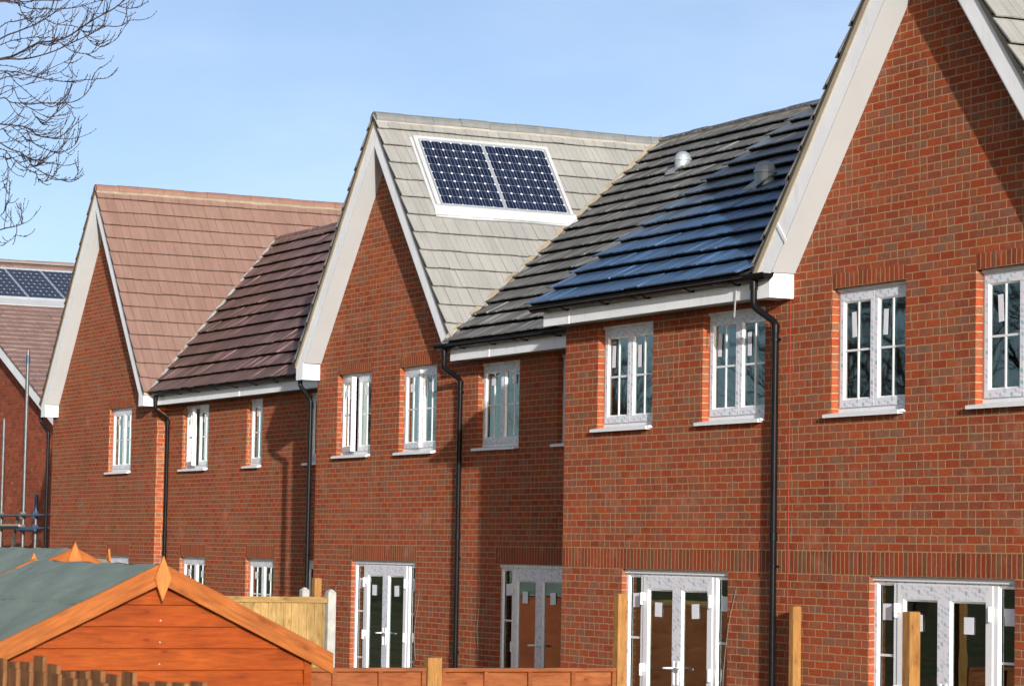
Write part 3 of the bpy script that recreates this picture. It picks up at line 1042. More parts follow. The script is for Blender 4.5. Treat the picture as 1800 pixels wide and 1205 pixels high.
# flank above the neighbour's lower roof
mb.face([(xl, YC, 0), (xl, YC + 9, 0), (xl, YC + 9, 5.0), (xl, 19.6, 8.3), (xl, YC, 5.0)][::-1], 0, [(YC, 0), (YC + 9, 0), (YC + 9, 5), (19.6, 8.3), (YC, 5)][::-1])
mb.build('wall', [M['brick'], M['soldier'], M['plaster']], HC, o=oC)
shell(HC, xl + .01, xr, YC + .3, YC + 9, (-26.3, -24.0, -21.7))
jt = MB()
jt.box(-24.045, -24.030, YC - .0025, YC, .1, 4.81)
jt.build('movement_joint', plain('red_sealant', (.34, .05, .03), .6), HC, o=oC)
for o_, kw in ((wl1, dict(w=1.23, h=4.79 - SILL, stick='long', seed=1)), (wl2, dict(w=1.23, h=4.79 - SILL, stick='long', seed=1)),
               (w1, dict(w=1.24, h=HEAD - SILL, stick='long', seed=2)), (w2, dict(w=1.24, h=HEAD - SILL, stick='long', seed=2))):
    place('c', HC, o_[0], YC, o_[2], **kw)
place('f', HC, d1[0], YC, d1[2], w=2.231, h=DH - .02)
place('f', HC, d2[0], YC, d2[2], w=2.254, h=DH - .02)
tri_roof(HC, XAC, ZAP, TAN, YC - .27, 24.0, 2.77, M['tileB'], 11)
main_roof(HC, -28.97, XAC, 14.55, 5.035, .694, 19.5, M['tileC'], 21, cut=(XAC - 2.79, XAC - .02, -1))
ridge(HC, (XAC, YC - .29, ZAP + .02), (0, 1, 0), 9.3, M['ridgeB'], M['cream'])
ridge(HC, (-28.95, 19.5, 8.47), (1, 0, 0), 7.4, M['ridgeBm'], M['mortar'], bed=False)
verge(HC, XAC, ZAP, TAN, 2.75, YC - .27, YC)
eaves(HC, -28.86, -24.25, YC, -29.0, -23.93, joints=(-28.25,))
downpipe(HC, [(-24.20, YC - .325, 5.0), (-24.20, YC - .325, 4.735), (-24.19, YC - .075, 4.59), (-24.19, YC - .075, .05)], (4.42, 2.2, .95))
cable(HC, [(-25.0, YC - .01, 1.95), (-25.12, YC - .03, 1.5), (-25.16, YC - .05, .9), (-25.05, YC - .02, .5)])
st = MB()
st.box(-.012, .012, -.004, .0, -.27, 0)
t_ = st.build('loose_strip', M['soffit'], HC, at=Vector((-24.62, YC - .275, 4.93)) - Vector(oC))
t_.rotation_euler.y = .10
# barge strap
sp = MB()
sp.box(-.02, .02, -.006, 0, -.16, .16)
t_ = sp.build('barge_joint_strip', M['upvc'], HC, at=Vector((-23.80, YC - .275, 5.45)) - Vector(oC))
t_.rotation_euler.y = -.75

# ================================================================== house B (middle)
HB = thing('brick_house', 'middle red brick house with light grey gable roof carrying two solar panels', 'house', (-34.5, YB, 0), 'new brick houses in a row')
oB = (-34.5, YB, 0)
XB, xl, xr = -37.60, -40.16, -28.79
g1, g2 = win(-39.375), win(-37.135)
r1, r2 = win(-34.584, 1.23, 4.79), win(-32.28, 1.23, 4.79)
d1, d2 = (-38.717, -36.486, .02, DH), (-33.91, -31.68, .02, DH)
mb = MB()
facade(mb, YB, xl, xr, 0, 5.0, [g1, g2, r1, r2, d1, d2],
       [band(g1), band(g2), (d1[0] - .06, d1[1] + .04, DH, DH + SOL), (d2[0] - .06, d2[1] + .04, DH, DH + SOL)])
gable_tri(mb, YB, XB, ZAP, TAN, .25, xl, XB + 2.66, 5.0)
mb.build('wall', [M['brick'], M['soldier'], M['plaster']], HB, o=oB)
shell(HB, xl, xr - .01, YB + .3, YB + 9, (-38.0, -35.4, -33.0))
hw = 1.24
place('c', HB, g1[0], YB, SILL, w=1.24, h=HEAD - SILL, stick='sq', seed=3, open_l=math.radians(10))
place('c', HB, g2[0], YB, SILL, w=1.24, h=HEAD - SILL, stick='sq', seed=4, open_l=math.radians(3.5))
place('c', HB, r1[0], YB, SILL, w=1.23, h=4.79 - SILL, stick='sq', seed=5, open_r=math.radians(-1.0))
place('c', HB, r2[0], YB, SILL, w=1.23, h=4.79 - SILL, stick='sq', seed=5, open_r=math.radians(-1.0))
place('f', HB, d1[0], YB, .02, w=2.231, h=DH - .02)
place('f', HB, d2[0], YB, .02, w=2.231, h=DH - .02)
tri_roof(HB, XB, ZAP, TAN, YB - .27, 21.3, 2.80, M['tileB'], 31)
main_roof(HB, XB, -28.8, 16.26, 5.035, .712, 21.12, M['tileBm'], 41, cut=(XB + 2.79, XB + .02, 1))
ridge(HB, (XB, YB - .29, ZAP + .02), (0, 1, 0), 4.75, M['ridgeB'], M['cream'])
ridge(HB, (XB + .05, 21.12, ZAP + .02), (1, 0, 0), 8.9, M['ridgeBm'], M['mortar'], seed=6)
valley(HB, ((XB + 2.79, 16.30, 5.07), (XB + .02, 21.12, 8.50)), .065, M['mortar'], 'valley_mortar', .03)
verge(HB, XB, ZAP, TAN, 2.77, YB - .27, YB, box=(1, 0))
eaves(HB, -34.93, -28.82, YB, -35.22, -28.82, joints=(-33.75, -31.1))
downpipe(HB, [(-34.98, YB - .325, 5.0), (-34.98, YB - .325, 4.735), (-34.98, YB - .075, 4.59), (-34.98, YB - .075, .05)], (4.42, 2.2, .95))
downpipe(HB, [(-40.36, YB - .20, 4.98), (-40.36, YB - .20, 4.74), (-40.24, YB - .07, 4.52), (-40.24, YB - .07, .05)], (4.42, 2.2))
cable(HB, [(-36.3, YB - .01, 1.75), (-36.4, YB - .03, 1.2), (-36.36, YB - .03, .8)])
cable(HB, [(-34.35, YB - .01, 1.85), (-34.42, YB - .03, 1.3), (-34.40, YB - .01, .95)])
cable(HB, [(-39.1, YB - .01, 1.85), (-39.55, YB - .06, 1.3), (-39.5, YB - .07, .9), (-39.2, YB - .06, .6), (-39.3, YB - .05, .9)])

def solar_array(house, xa, za, tan, y0, y1, s0, s1, n, cols, rows, apron=.18, frame_w=.085, name='solar_panel'):
    """panels on the right-hand slope of a gable; s = distance down the slope from the ridge"""
    org = world_loc(house)
    a = math.atan(tan)
    dn = Vector((math.cos(a), 0, -math.sin(a)))
    nn = Vector((math.sin(a), 0, math.cos(a)))
    P = lambda y, s, h: Vector((xa, y, za)) + dn * s + nn * h
    def slab(mb, ya, yb, sa, sb, h0, h1, uv=None):
        c = [P(y, s, h) for y in (ya, yb) for s in (sa, sb) for h in (h0, h1)]
        for q in ((1, 3, 7, 5), (0, 4, 6, 2), (0, 2, 3, 1), (4, 5, 7, 6), (0, 1, 5, 4), (2, 6, 7, 3)):
            mb.face([c[i] for i in q], 0, uv if q == (1, 3, 7, 5) else None)
    f = MB()
    slab(f, y0, y1, s0, s0 + frame_w, .03, .10)
    slab(f, y0, y0 + frame_w * 1.2, s0 + frame_w, s1, .03, .095)
    slab(f, y1 - frame_w, y1, s0 + frame_w, s1, .03, .095)
    slab(f, y0 - .045, y0 - .005, s0, s1 + .02, .02, .06)
    fo = f.build('panel_flashing', M['alu'], house, o=org)
    ap = MB()
    m = 14
    for i in range(m):
        ya, yb = y0 - .05 + (y1 - y0 + .1) * i / m, y0 - .05 + (y1 - y0 + .1) * (i + 1) / m
        wa, wb = .012 * math.sin(i * .55), .012 * math.sin((i + 1) * .55)
        ap.face([P(ya, s1 - .02, .075), P(ya, s1 + .07, .062), P(yb, s1 + .07, .062), P(yb, s1 - .02, .075)])
        ap.face([P(ya, s1 + .07, .062), P(ya, s1 + apron + wa, .042), P(yb, s1 + apron + wb, .042), P(yb, s1 + .07, .062)])
        ap.face([P(ya, s1 + apron + wa, .042), P(ya, s1 + apron + wa, .02), P(yb, s1 + apron + wb, .02), P(yb, s1 + apron + wb, .042)])
    ap.build('lead_apron', M['alu'], fo, o=org)
    ys, ye = y0 + frame_w * 1.2 + .01, y1 - frame_w - .01
    w = (ye - ys) / n
    for i in range(n):
        a0, a1 = ys + i * w + .004, ys + (i + 1) * w - .004
        ss, se = s0 + frame_w + .006, s1 - .004
        fr = MB()
        t = .022
        slab(fr, a0, a0 + t, ss, se, .03, .092)
        slab(fr, a1 - t, a1, ss, se, .03, .092)
        slab(fr, a0 + t, a1 - t, ss, ss + t, .03, .092)
        slab(fr, a0 + t, a1 - t, se - .03, se, .03, .092)
        pf = fr.build(name, M['pframe'], house, o=org)
        ce = MB()
        slab(ce, a0 + t, a1 - t, ss + t, se - .03, .04, .084, [(cols, 0), (cols, rows), (0, rows), (0, 0)])
        ce.build('solar_cells', M['solar'], pf, o=org)
    # little fixing clamp at the foot
    return fo
solar_array(HB, XB, ZAP, TAN, 16.84, 18.99, .465, 1.85, 2, 6, 8, frame_w=.050)

def vent(house, x, y, z, r=.115, tan=.7):
    org = world_loc(house)
    mb = MB()
    n, h = 22, .085
    prof = [(r, -.20), (r, h), (r + .012, h), (r + .012, h + .028), (r + .004, h + .03)]
    prof += [(r * math.cos(t), h + .03 + r * .92 * math.sin(t)) for t in (.15, .4, .65, .9, 1.15, 1.4)] + [(.004, h + .03 + r * .92)]
    for i in range(len(prof) - 1):
        for k in range(n):
            a, b = 2 * math.pi * k / n, 2 * math.pi * (k + 1) / n
            q = [(x + prof[j][0] * math.cos(t), y + prof[j][0] * math.sin(t), z + prof[j][1]) for j, t in ((i, a), (i, b), (i + 1, b), (i + 1, a))]
            mb.face(q, 0, None, i not in (1, 2, 3))
    o = mb.build('roof_vent', M['galv'], house, o=org)
    fl = MB()
    fl.face([(x - .15, y - .20, z - .20 * tan + .05), (x + .14, y - .20, z - .20 * tan + .05), (x + .14, y + .02, z + .02 * tan + .05), (x - .15, y + .02, z + .02 * tan + .05)])
    fl.face([(x - .15, y - .20, z - .20 * tan + .02), (x + .14, y - .20, z - .20 * tan + .02), (x + .14, y - .20, z - .20 * tan + .05), (x - .15, y - .20, z - .20 * tan + .05)])
    fl.build('vent_flashing', M['lead'], o, o=org)
vent(HB, -35.06, 20.03, 7.74)
vent(HC, -27.05, 16.50, 6.42)

# ================================================================== house A (left)
HA = thing('brick_house', 'left red brick house with tall pinkish brown tiled gable roof', 'house', (-48.5, YA, 0), 'new brick houses in a row')
oA = (-48.5, YA, 0)
XA, ZA, TA, HWA = -52.83, 9.13, 1.30, 3.12
ag = win(-52.45, 1.30)
agg = (-52.40, -51.12, .9, 2.10)
mb = MB()
facade(mb, YAG, -55.99, -49.74, 0, 5.0, [ag, agg], [band(ag), band(agg)])
gable_tri(mb, YAG, XA, ZA, TA, .25, -55.99, -49.74, 5.0)
mb.face([(-49.74, YAG, 0), (-49.74, YA, 0), (-49.74, YA, 5.0), (-49.74, YAG, 5.0)], 0, [(YAG, 0), (YA, 0), (YA, 5), (YAG, 5)])
a1, a2, a3 = win(-48.93, 1.32, 4.79), win(-45.76, .70, 4.79), win(-43.08, .70, 4.79)
b1, b2, b3 = (-48.92, -47.62, .9, 2.11), (-45.67, -44.40, .9, 2.11), (-43.13, -41.9, .9, 2.11)
facade(mb, YA, -49.74, -40.20, 0, 5.0, [a1, a2, a3, b1, b2, b3], [band(b1), band(b2), band(b3)])
mb.build('wall', [M['brick'], M['soldier'], M['plaster']], HA, o=oA)
shell(HA, -55.99, -40.2, YA + .3, YA + 9, (-50.2, -46.8, -43.9))
place('c', HA, ag[0], YAG, SILL, w=1.30, h=HEAD - SILL, stick='sq', seed=6)
place('c', HA, agg[0], YAG, .9, w=1.28, h=1.20, stick=None, seed=6)
place('c', HA, a1[0], YA, SILL, w=1.32, h=4.79 - SILL, stick='sq', seed=7, open_l=math.radians(11))
place('c', HA, a2[0], YA, SILL, w=.70, h=4.79 - SILL, stick='sq', lights=1, seed=8)
place('c', HA, a3[0], YA, SILL, w=.70, h=4.79 - SILL, stick='sq', lights=1, seed=8)
place('c', HA, b1[0], YA, .9, w=1.30, h=1.21, stick='sq', seed=9)
place('c', HA, b2[0], YA, .9, w=1.27, h=1.21, stick='sq', seed=9)
place('c', HA, b3[0], YA, .9, w=1.27, h=1.21, stick='sq', seed=9)
tri_roof(HA, XA, ZA, TA, YAG - .27, 24.0, HWA + .02, M['tileA'], 51, cover=.33)
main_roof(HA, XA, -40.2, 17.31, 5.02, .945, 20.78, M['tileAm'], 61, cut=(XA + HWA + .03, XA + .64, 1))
ridge(HA, (XA, YAG - .29, ZA + .02), (0, 1, 0), 6.9, M['ridgeA'], M['mortar'], seed=9)
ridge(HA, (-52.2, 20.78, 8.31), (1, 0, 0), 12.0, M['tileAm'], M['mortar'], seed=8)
valley(HA, ((XA + HWA + .03, 17.36, 5.06), (XA + .66, 20.78, 8.30)), .055, M['lead'], 'valley_lead', .03)
verge(HA, XA, ZA, TA, HWA, YAG - .27, YAG)
eaves(HA, -49.72, -40.2, YA, -50.0, -40.3, joints=(-45.5,))
downpipe(HA, [(-49.50, YA - .325, 5.0), (-49.50, YA - .325, 4.735), (-49.52, YA - .075, 4.58), (-49.52, YA - .075, .05)], (4.42, 2.2))
downpipe(HA, [(-56.16, YAG - .20, 4.9), (-56.16, YAG - .20, 4.74), (-56.05, YAG - .07, 4.52), (-56.05, YAG - .07, .05)], (4.42, 2.2))
cable(HA, [(-46.5, YA - .01, 1.65), (-46.9, YA - .03, 1.5), (-47.1, YA - .04, 1.1)])

# ================================================================== house D (far left)
HD = thing('brick_house', 'far left brick house with mauve tiled roof and solar panels, partly off frame', 'house', (-70, 20.45, 0), 'new brick houses in a row')
oD = (-70, 20.45, 0)
XD, ZD, TD, HWD = -75.8, 9.89, .405, 12.3
mb = MB()
YD = 20.45
mb.face([(-88.0, YD, 0), (-63.4, YD, 0), (-63.4, YD, 4.75), (XD, YD, ZD - .12), (-88.0, YD, 4.75)], 0, [(-88.0, 0), (-63.4, 0), (-63.4, 4.75), (XD, ZD - .12), (-88.0, 4.75)])
mb.face([(-63.4, YD, 0), (-63.4, YD + 12, 0), (-63.4, YD + 12, 4.7), (-63.4, YD, 4.7)], 0, [(0, 0), (12, 0), (12, 4.7), (0, 4.7)])
mb.face([(-88, YD + 12, 0), (-88, YD, 0), (-88, YD, 4.7), (-88, YD + 12, 4.7)], 0)
mb.face([(-63.4, YD + 12, 0), (-88, YD + 12, 0), (-88, YD + 12, 4.75), (XD, YD + 12, ZD - .12), (-63.4, YD + 12, 4.75)], 0)
# band of bricks on end
mb.build('wall', [M['brickD']], HD, o=oD)
sb = MB()
sb.face([(-88, YD - .003, DH), (-63.4, YD - .003, DH), (-63.4, YD - .003, DH + SOL), (-88, YD - .003, DH + SOL)], 0, [(.0005, ZC - 88), (.0005, ZC - 63.4), (.2245, ZC - 63.4), (.2245, ZC - 88)])
sb.build('soldier_band', [M['soldier']], HD, o=oD)
csd = math.cos(math.atan(TD))
for sgn in (1, -1):
    t_, W = tile_slope((XD + sgn * HWD, 20.17, ZD - HWD * TD), (0, 1, 0), (-sgn * csd, 0, math.sin(math.atan(TD))), [(0, 0), (12.5, 0), (12.5, HWD / csd), (0, HWD / csd)], seed=71 + sgn, thick=.035)
    t_.build('roof_slope', [M['tileD'], M['under']], HD, o=oD)
    b = MB()
    b.prism([(XD, ZD - .03), (XD + sgn * HWD, ZD - .03 - HWD * TD), (XD + sgn * HWD, ZD - .30 - HWD * TD), (XD, ZD - .30)], 20.19, 20.22)
    b.build('bargeboard', M['fascia'], HD, o=oD)
    b = MB()
    b.prism([(XD, ZD - .24), (XD + sgn * HWD, ZD - .24 - HWD * TD), (XD + sgn * HWD, ZD - .27 - HWD * TD), (XD, ZD - .27)], 20.222, YD - .002)
    b.build('soffit', M['soffit'], HD, o=oD)
ridge(HD, (XD, 20.15, ZD + .03), (0, 1, 0), 12.4, M['tileD'], M['cream'], r=.14, seed=12, bed=False)
for sgn in (-1, 1):
    bedm = MB()
    bedm.face([(XD + sgn * .08, 20.2, ZD + .03), (XD + sgn * .08, 32.4, ZD + .03), (XD + sgn * .24, 32.4, ZD - .045), (XD + sgn * .24, 20.2, ZD - .045)])
    bedm.build('ridge_mortar', M['cream'], HD, o=oD)
solar_array(HD, XD, ZD, TD, 20.86, 25.0, .88, 3.50, 4, 6, 8, apron=.50, frame_w=.08)

# ================================================================== scaffold beside the far house
SC = thing('scaffold', 'grey steel scaffold poles with blue fittings against the far left brick wall', 'scaffold', (-64, 19.5, 0))
oS = (-64, 19.5, 0)
def pole(name, a, b, r, m):
    mb = MB()
    mb.tube([a, b], r, 10)
    return mb.build(name, M[m], SC, o=oS)
pole('pole', (-64.36, 19.5, 0), (-64.36, 19.5, 6.73), .040, 'scaff')
pole('pole', (-66.12, 19.5, 0), (-66.12, 19.5, 5.2), .036, 'scaff')
pole('pole', (-63.40, 19.5, 0), (-63.40, 19.5, 3.0), .036, 'scaff')
pole('sleeve', (-63.40, 19.5, 2.88), (-63.40, 19.5, 3.40), .044, 'scaffb')
pole('sleeve', (-64.36, 19.5, 6.42), (-64.36, 19.5, 6.60), .046, 'scaffb')
for z, m in ((2.93, 'scaff'), (2.64, 'scaff')):
    pole('ledger', (-67.5, 19.44, z), (-62.0, 19.44, z), .033, m)
pole('ledger', (-64.4, 19.40, 2.60), (-63.1, 19.40, 2.60), .038, 'scaffb')
pole('brace', (-65.5, 19.55, 1.9), (-64.95, 19.55, 2.93), .034, 'scaff')
pole('ledger', (-66.8, 19.36, 2.70), (-64.2, 19.36, 2.70), .03, 'cream')
for x, z in ((-63.40, 2.93), (-64.36, 2.93), (-64.36, 2.64), (-63.40, 2.64), (-66.12, 2.93)):
    mb = MB()
    mb.box(x - .07, x + .07, 19.41, 19.53, z - .08, z + .08)
    mb.build('coupler', M['scaffb'] if x == -63.40 else M['scaff'], SC, o=oS)
mb = MB()
mb.box(-67.5, -62.6, 18.9, 20.1, 1.98, 2.03)
mb.box(-67.5, -62.6, 18.86, 18.9, 2.03, 2.16)
mb.build('platform_board', M['rail'], SC, o=oS)

# ================================================================== garden sheds
def shed(label, apex, length, half, pitch, axis, wallz=None, ext=.09, ph=2, over=.08, group='timber garden sheds', fo=0.0):
    """axis: direction the visible gable looks along, '+x' or '+y'; apex = roof apex point at that gable"""
    X, Y, Z = apex
    root = thing('garden_shed', label, 'shed', (0, 0, 0), group)
    root.location = (X, Y, 0)
    if axis == '+y':
        root.rotation_euler.z = math.pi / 2
    t = math.tan(pitch)
    c = math.cos(pitch)
    L = lambda mb, name, mat: mb.build(name, mat, root, at=(0, 0, 0))
    ze = Z - half * t
    # gable boards, shiplap: each board leans out a little at its foot
    for gx, sg in ((-.06, 1), (-length + .06, -1)):
        mb = MB()
        z = .12
        while z < Z - .03:
            z1 = z + .1105
            p = [(-half + ext, z), (half - ext, z), (half - ext, z1), (-half + ext, z1)]
            p = clip(clip(p, t, -1, Z - .045), -t, -1, Z - .045)
            if len(p) >= 3 and abs(area2(p)) > 1e-4:
                f = lambda q: (gx + sg * (.020 * (1 - (q[1] - z) / .1105)), q[0], q[1])
                pts = [f(q) for q in p]
                mb.face(pts if sg > 0 else pts[::-1], 0, [(q[0] + z * 13, q[1]) for q in (p if sg > 0 else p[::-1])])
                lo = [q for q in p if q[1] < z + 1e-5]
                for ny_ in (.02,):
                    if sg > 0 and abs(ny_) < half - ext - .05 and z + .03 < Z - abs(ny_) * t - .08:
                        mb.box(gx + .012, gx + .021, ny_ - .003, ny_ + .003, z + .027, z + .033, 1)
                if len(lo) == 2:
                    a, b = lo
                    mb.face([f(a), f(b), (gx - sg * .01, b[0], b[1]), (gx - sg * .01, a[0], a[1])], 0)
            z = z1
        L(mb, 'gable_wall', [M['shed'], M['alu']])
    for s in (-1, 1):
        mb = MB()
        y = s * (half - ext)
        z = .12
        while z < ze - .02:
            z1 = min(z + .1105, ze - .02)
            q = [(-length + .06, y + s * .014, z), (-.06, y + s * .014, z), (-.06, y, z1), (-length + .06, y, z1)]
            mb.face(q if s < 0 else q[::-1], 0, [(p[0], p[2]) for p in (q if s < 0 else q[::-1])])
            z = z1
        L(mb, 'side_wall', M['shed'])
        cs = MB()
        cs.box(-.075, -.035, s * (half - ext) - .02, s * (half - ext) + .022, .1, ze + .01)
        L(cs, 'corner_strip', M['shed'])
    # felt roof, two lapped sheets each side, slightly uneven
    mb = MB()
    rnd = random.Random(int(abs(X * 100)))
    N, K = 26, 10
    for s in (-1, 1):
        for band, (d0, d1, h) in enumerate(((0, .42, .024), (.40, 1.0, .006))):
            g = []
            for i in range(N + 1):
                x = .005 - (length + .01) * i / N
                rowp = []
                for j in range(K + 1):
                    d = d0 + (d1 - d0) * j / K
                    y = s * d * half
                    hh = h + .004 * math.sin(i * .9 + j * .7 + band) + rnd.gauss(0, .0012)
                    rowp.append((x, y + s * hh * math.sin(pitch), Z - d * half * t + hh))
                g.append(rowp)
            for i in range(N):
                for j in range(K):
                    q = [g[i][j], g[i + 1][j], g[i + 1][j + 1], g[i][j + 1]]
                    mb.face(q if s > 0 else q[::-1], 0, None, True)
            for i in range(N):
                a, b = g[i][K], g[i + 1][K]
                mb.face([a, b, (b[0], b[1], b[2] - .022), (a[0], a[1], a[2] - .022)], 0)
    L(mb, 'felt_roof', M['felt'])
    for gx in (.0, -length - .024):
        for s in (-1, 1):
            mb = MB()
            z0 = Z + .034
            mb.prism([(0, z0), (s * (half + .03), z0 - (half + .03) * t), (s * (half + .03), z0 - (half + .03) * t - .107), (0, z0 - .107)], gx, gx + .022, axis='x')
            mb.uv = [([(math.hypot(p[0], p[1]) if 0 else p[0] / c, p[1] + abs(p[0]) * t) for p in u] if u and i % 6 < 2 else u) for i, u in enumerate(mb.uv)]
            L(mb, 'bargeboard', M['shedl'])
    for gx in (.023, -length - .044):
        mb = MB()
        mb.prism([(0, Z + .068 + fo), (.044, Z - .045 + fo), (0, Z - .160 + fo), (-.044, Z - .045 + fo)], gx, gx + .018, axis='x')
        mb.uv = [[(p[1] + 7.3, p[0] + 3.1) for p in u] if u else u for u in mb.uv]
        L(mb, 'finial', M['finial'])
    return root
P29 = math.radians(25.6)
shed('near orange shed with diamond finial and green felt roof behind the slatted fence', (-14.0, 4.972, 2.178), 2.15, .925, P29, '+x')
shed('orange shed whose upright finial and gable tip peep over the near felt roof', (-18.3, 5.89, 2.245), 2.1, .955, P29, '+x')
shed('shed turned sideways with its green felt slope showing behind the others', (-25.93, 8.66, 2.140), 2.6, .98, P29, '+y', fo=.05)
shed('farthest shed, only its thin orange finial showing above a green roof', (-42.0, 13.06, 2.085), 2.2, .95, P29, '+y', fo=.06)

# ================================================================== fences
# slatted fence at the front
F1 = thing('slatted_fence', 'weathered brown fence of alternating upright slats in front of the shed', 'fence', (-11.5, 3.7, 0))
o1 = (-11.5, 3.7, 0)
rnd = random.Random(4)
for row, (yy, off) in enumerate(((3.66, 0.0), (3.745, .098))):
    x = -14.6 + off
    while x < -6.0:
        mb = MB()
        w = .132 + rnd.gauss(0, .004)
        h = 1.762 + rnd.gauss(0, .010) + (.018 if row else 0)
        mb.box(x, x + w, yy, yy + .018, .06, h, T=Vector((0, 0, 0)), R=Matrix.Identity(3))
        mb.build('slat', M['old'], F1, o=o1)
        x += .196
for z in (.35, 1.0, 1.60):
    mb = MB()
    mb.box(-14.7, -6, 3.68, 3.744, z, z + .07)
    mb.build('rail', M['old'], F1, o=o1)

# low orange lap panels between the two middle gardens
F2 = thing('panel_fence', 'low orange lap panel fence with pine post below the middle house doors', 'fence', (-24, 11.2, 0))
o2 = (-24, 11.2, 0)
def lap_panel(y0, y1, top, x=-24.0):
    mb = MB()
    z = .10
    i = 0
    r = random.Random(int(y0 * 100))
    ny = 9
    while z < top - .06:
        z1 = min(z + .135, top - .03)
        ph = r.random() * 9
        for k in range(ny):
            ya, yb = y0 + (y1 - y0) * k / ny, y0 + (y1 - y0) * (k + 1) / ny
            wa, wb = .010 * math.sin(ph + k * 1.1), .010 * math.sin(ph + (k + 1) * 1.1)
            mb.face([(x + .020, ya, z + wa), (x + .020, yb, z + wb), (x + .002, yb, z1 + .02), (x + .002, ya, z1 + .02)], 0, [(ya, z), (yb, z), (yb, z1), (ya, z1)])
            mb.face([(x + .020, ya, z + wa), (x + .010, ya, z + wa), (x + .010, yb, z + wb), (x + .020, yb, z + wb)], 0)
        z = z1
        i += 1
    p = mb.build('panel', M['fenceo'], F2, o=o2)
    for y in [y0 + (y1 - y0) * k / 4 for k in range(5)]:
        b = MB()
        yy = min(max(y, y0 + .02), y1 - .02)
        b.box(x + .022, x + .045, yy - .02, yy + .02, .08, top - .035)
        b.build('batten', M['fenceo'], p, o=o2)
    b = MB()
    b.box(x - .012, x + .05, y0, y1, top - .033, top)
    b.build('capping', M['fenceo'], p, o=o2)
lap_panel(11.235, 13.04, 1.23)
lap_panel(9.27, 11.075, 1.235)
mb = MB()
mb.box(-24.03, -23.94, 11.085, 11.225, 0, 1.325)
mb.build('post', M['pine'], F2, o=o2)
mb = MB()
mb.box(-24.03, -23.94, 9.11, 9.25, 0, 1.32)
mb.build('post', M['pine'], F2, o=o2)

# pale close board panel with concrete posts
F3 = thing('close_board_fence', 'new pale close board fence panel slotted between concrete posts, with added unseen orange panels', 'fence', (-35, 13.7, 0))
o3 = (-35, 13.7, 0)
for ys in (12.93, 11.0, 9.07, 7.14):
    y, ye_ = ys, ys + 1.77
    mb = MB()
    while y < ye_ - .01:
        y1 = min(y + .108, ye_)
        mb.face([(-34.975, y, .1), (-34.988, y1, .1), (-34.988, y1, 1.59), (-34.975, y, 1.59)], 0, [(y, .1), (y1, .1), (y1, 1.59), (y, 1.59)])
        mb.face([(-34.988, y, .1), (-34.975, y, .1), (-34.975, y, 1.59), (-34.988, y, 1.59)], 0)
        y += .108
    mb.box(-35.01, -34.99, ys, ye_, .1, 1.59)
    mb.build('panel', M['fencel'] if ys > 12 else M['fenceo'], F3, o=o3)  # unseen orange panels added to reflect in the door glass
    mb = MB()
    mb.box(-35.02, -34.95, ys - .02, ye_ + .015, 1.592, 1.668)
    mb.build('capping_rail', M['rail'], F3, o=o3)  # also caps the added unseen panels
def conc_post(parent, x, y, top, o, name='concrete_post'):
    mb = MB()
    mb.box(x - .06, x + .06, y - .055, y + .055, 0, top - .04)
    b, tz = [(x - .06, y - .055), (x + .06, y - .055), (x + .06, y + .055), (x - .06, y + .055)], top
    c = [(x - .025, y - .012), (x + .025, y - .012), (x + .025, y + .012), (x - .025, y + .012)]
    for i in range(4):
        j = (i + 1) % 4
        mb.face([(*b[i], top - .04), (*b[j], top - .04), (*c[j], top), (*c[i], top)])
    mb.face([(*q, top) for q in c])
    return mb.build(name, M['concrete'], parent, o=o)
conc_post(F3, -35.0, 14.78, 1.768, o3)
for y in (12.84, 10.91, 8.98, 7.05):
    conc_post(F3, -35.0, y, 1.74, o3)

def post(label, x, y, top, w=.09, d=.09, mat='pine', group='bare fence posts'):
    mb = MB()
    mb.box(x - w / 2, x + w / 2, y - d / 2, y + d / 2, 0, top - .006)
    b = [(x - w / 2, y - d / 2), (x + w / 2, y - d / 2), (x + w / 2, y + d / 2), (x - w / 2, y + d / 2)]
    c = [(x - w / 2 + .006, y - d / 2 + .006), (x + w / 2 - .006, y - d / 2 + .006), (x + w / 2 - .006, y + d / 2 - .006), (x - w / 2 + .006, y + d / 2 - .006)]
    for i in range(4):
        j = (i + 1) % 4
        mb.face([(*b[i], top - .006), (*b[j], top - .006), (*c[j], top), (*c[i], top)])
    mb.face([(*q, top) for q in c])
    o = mb.build('fence_post', M[mat], None, o=(x, y, 0))
    return tag(o, label, 'post', group)
post('pine fence post at the right end of the low orange panels', -24.0, 13.10, 1.925, .09, .095)
post('thin pine fence post against the brick wall beside the black downpipe', -23.70, 14.85, 1.825, .075, .09)
post('broad pine fence post standing in front of the rightmost glazed doors', -14.23, 9.72, 1.99, .075, .075)
post('pale pine post rising behind the close board panel by the concrete posts', -35.6, 14.83, 1.905, .10, .10)
post('short pine post in front of the small ground floor window behind the near shed', -45.2, 16.45, 1.82, .11, .11)
cp = conc_post(None, -40.2, 16.55, 1.712, (-40.2, 16.55, 0))
tag(cp, 'concrete post with pointed top, half hidden behind the pale fence panel', 'post')

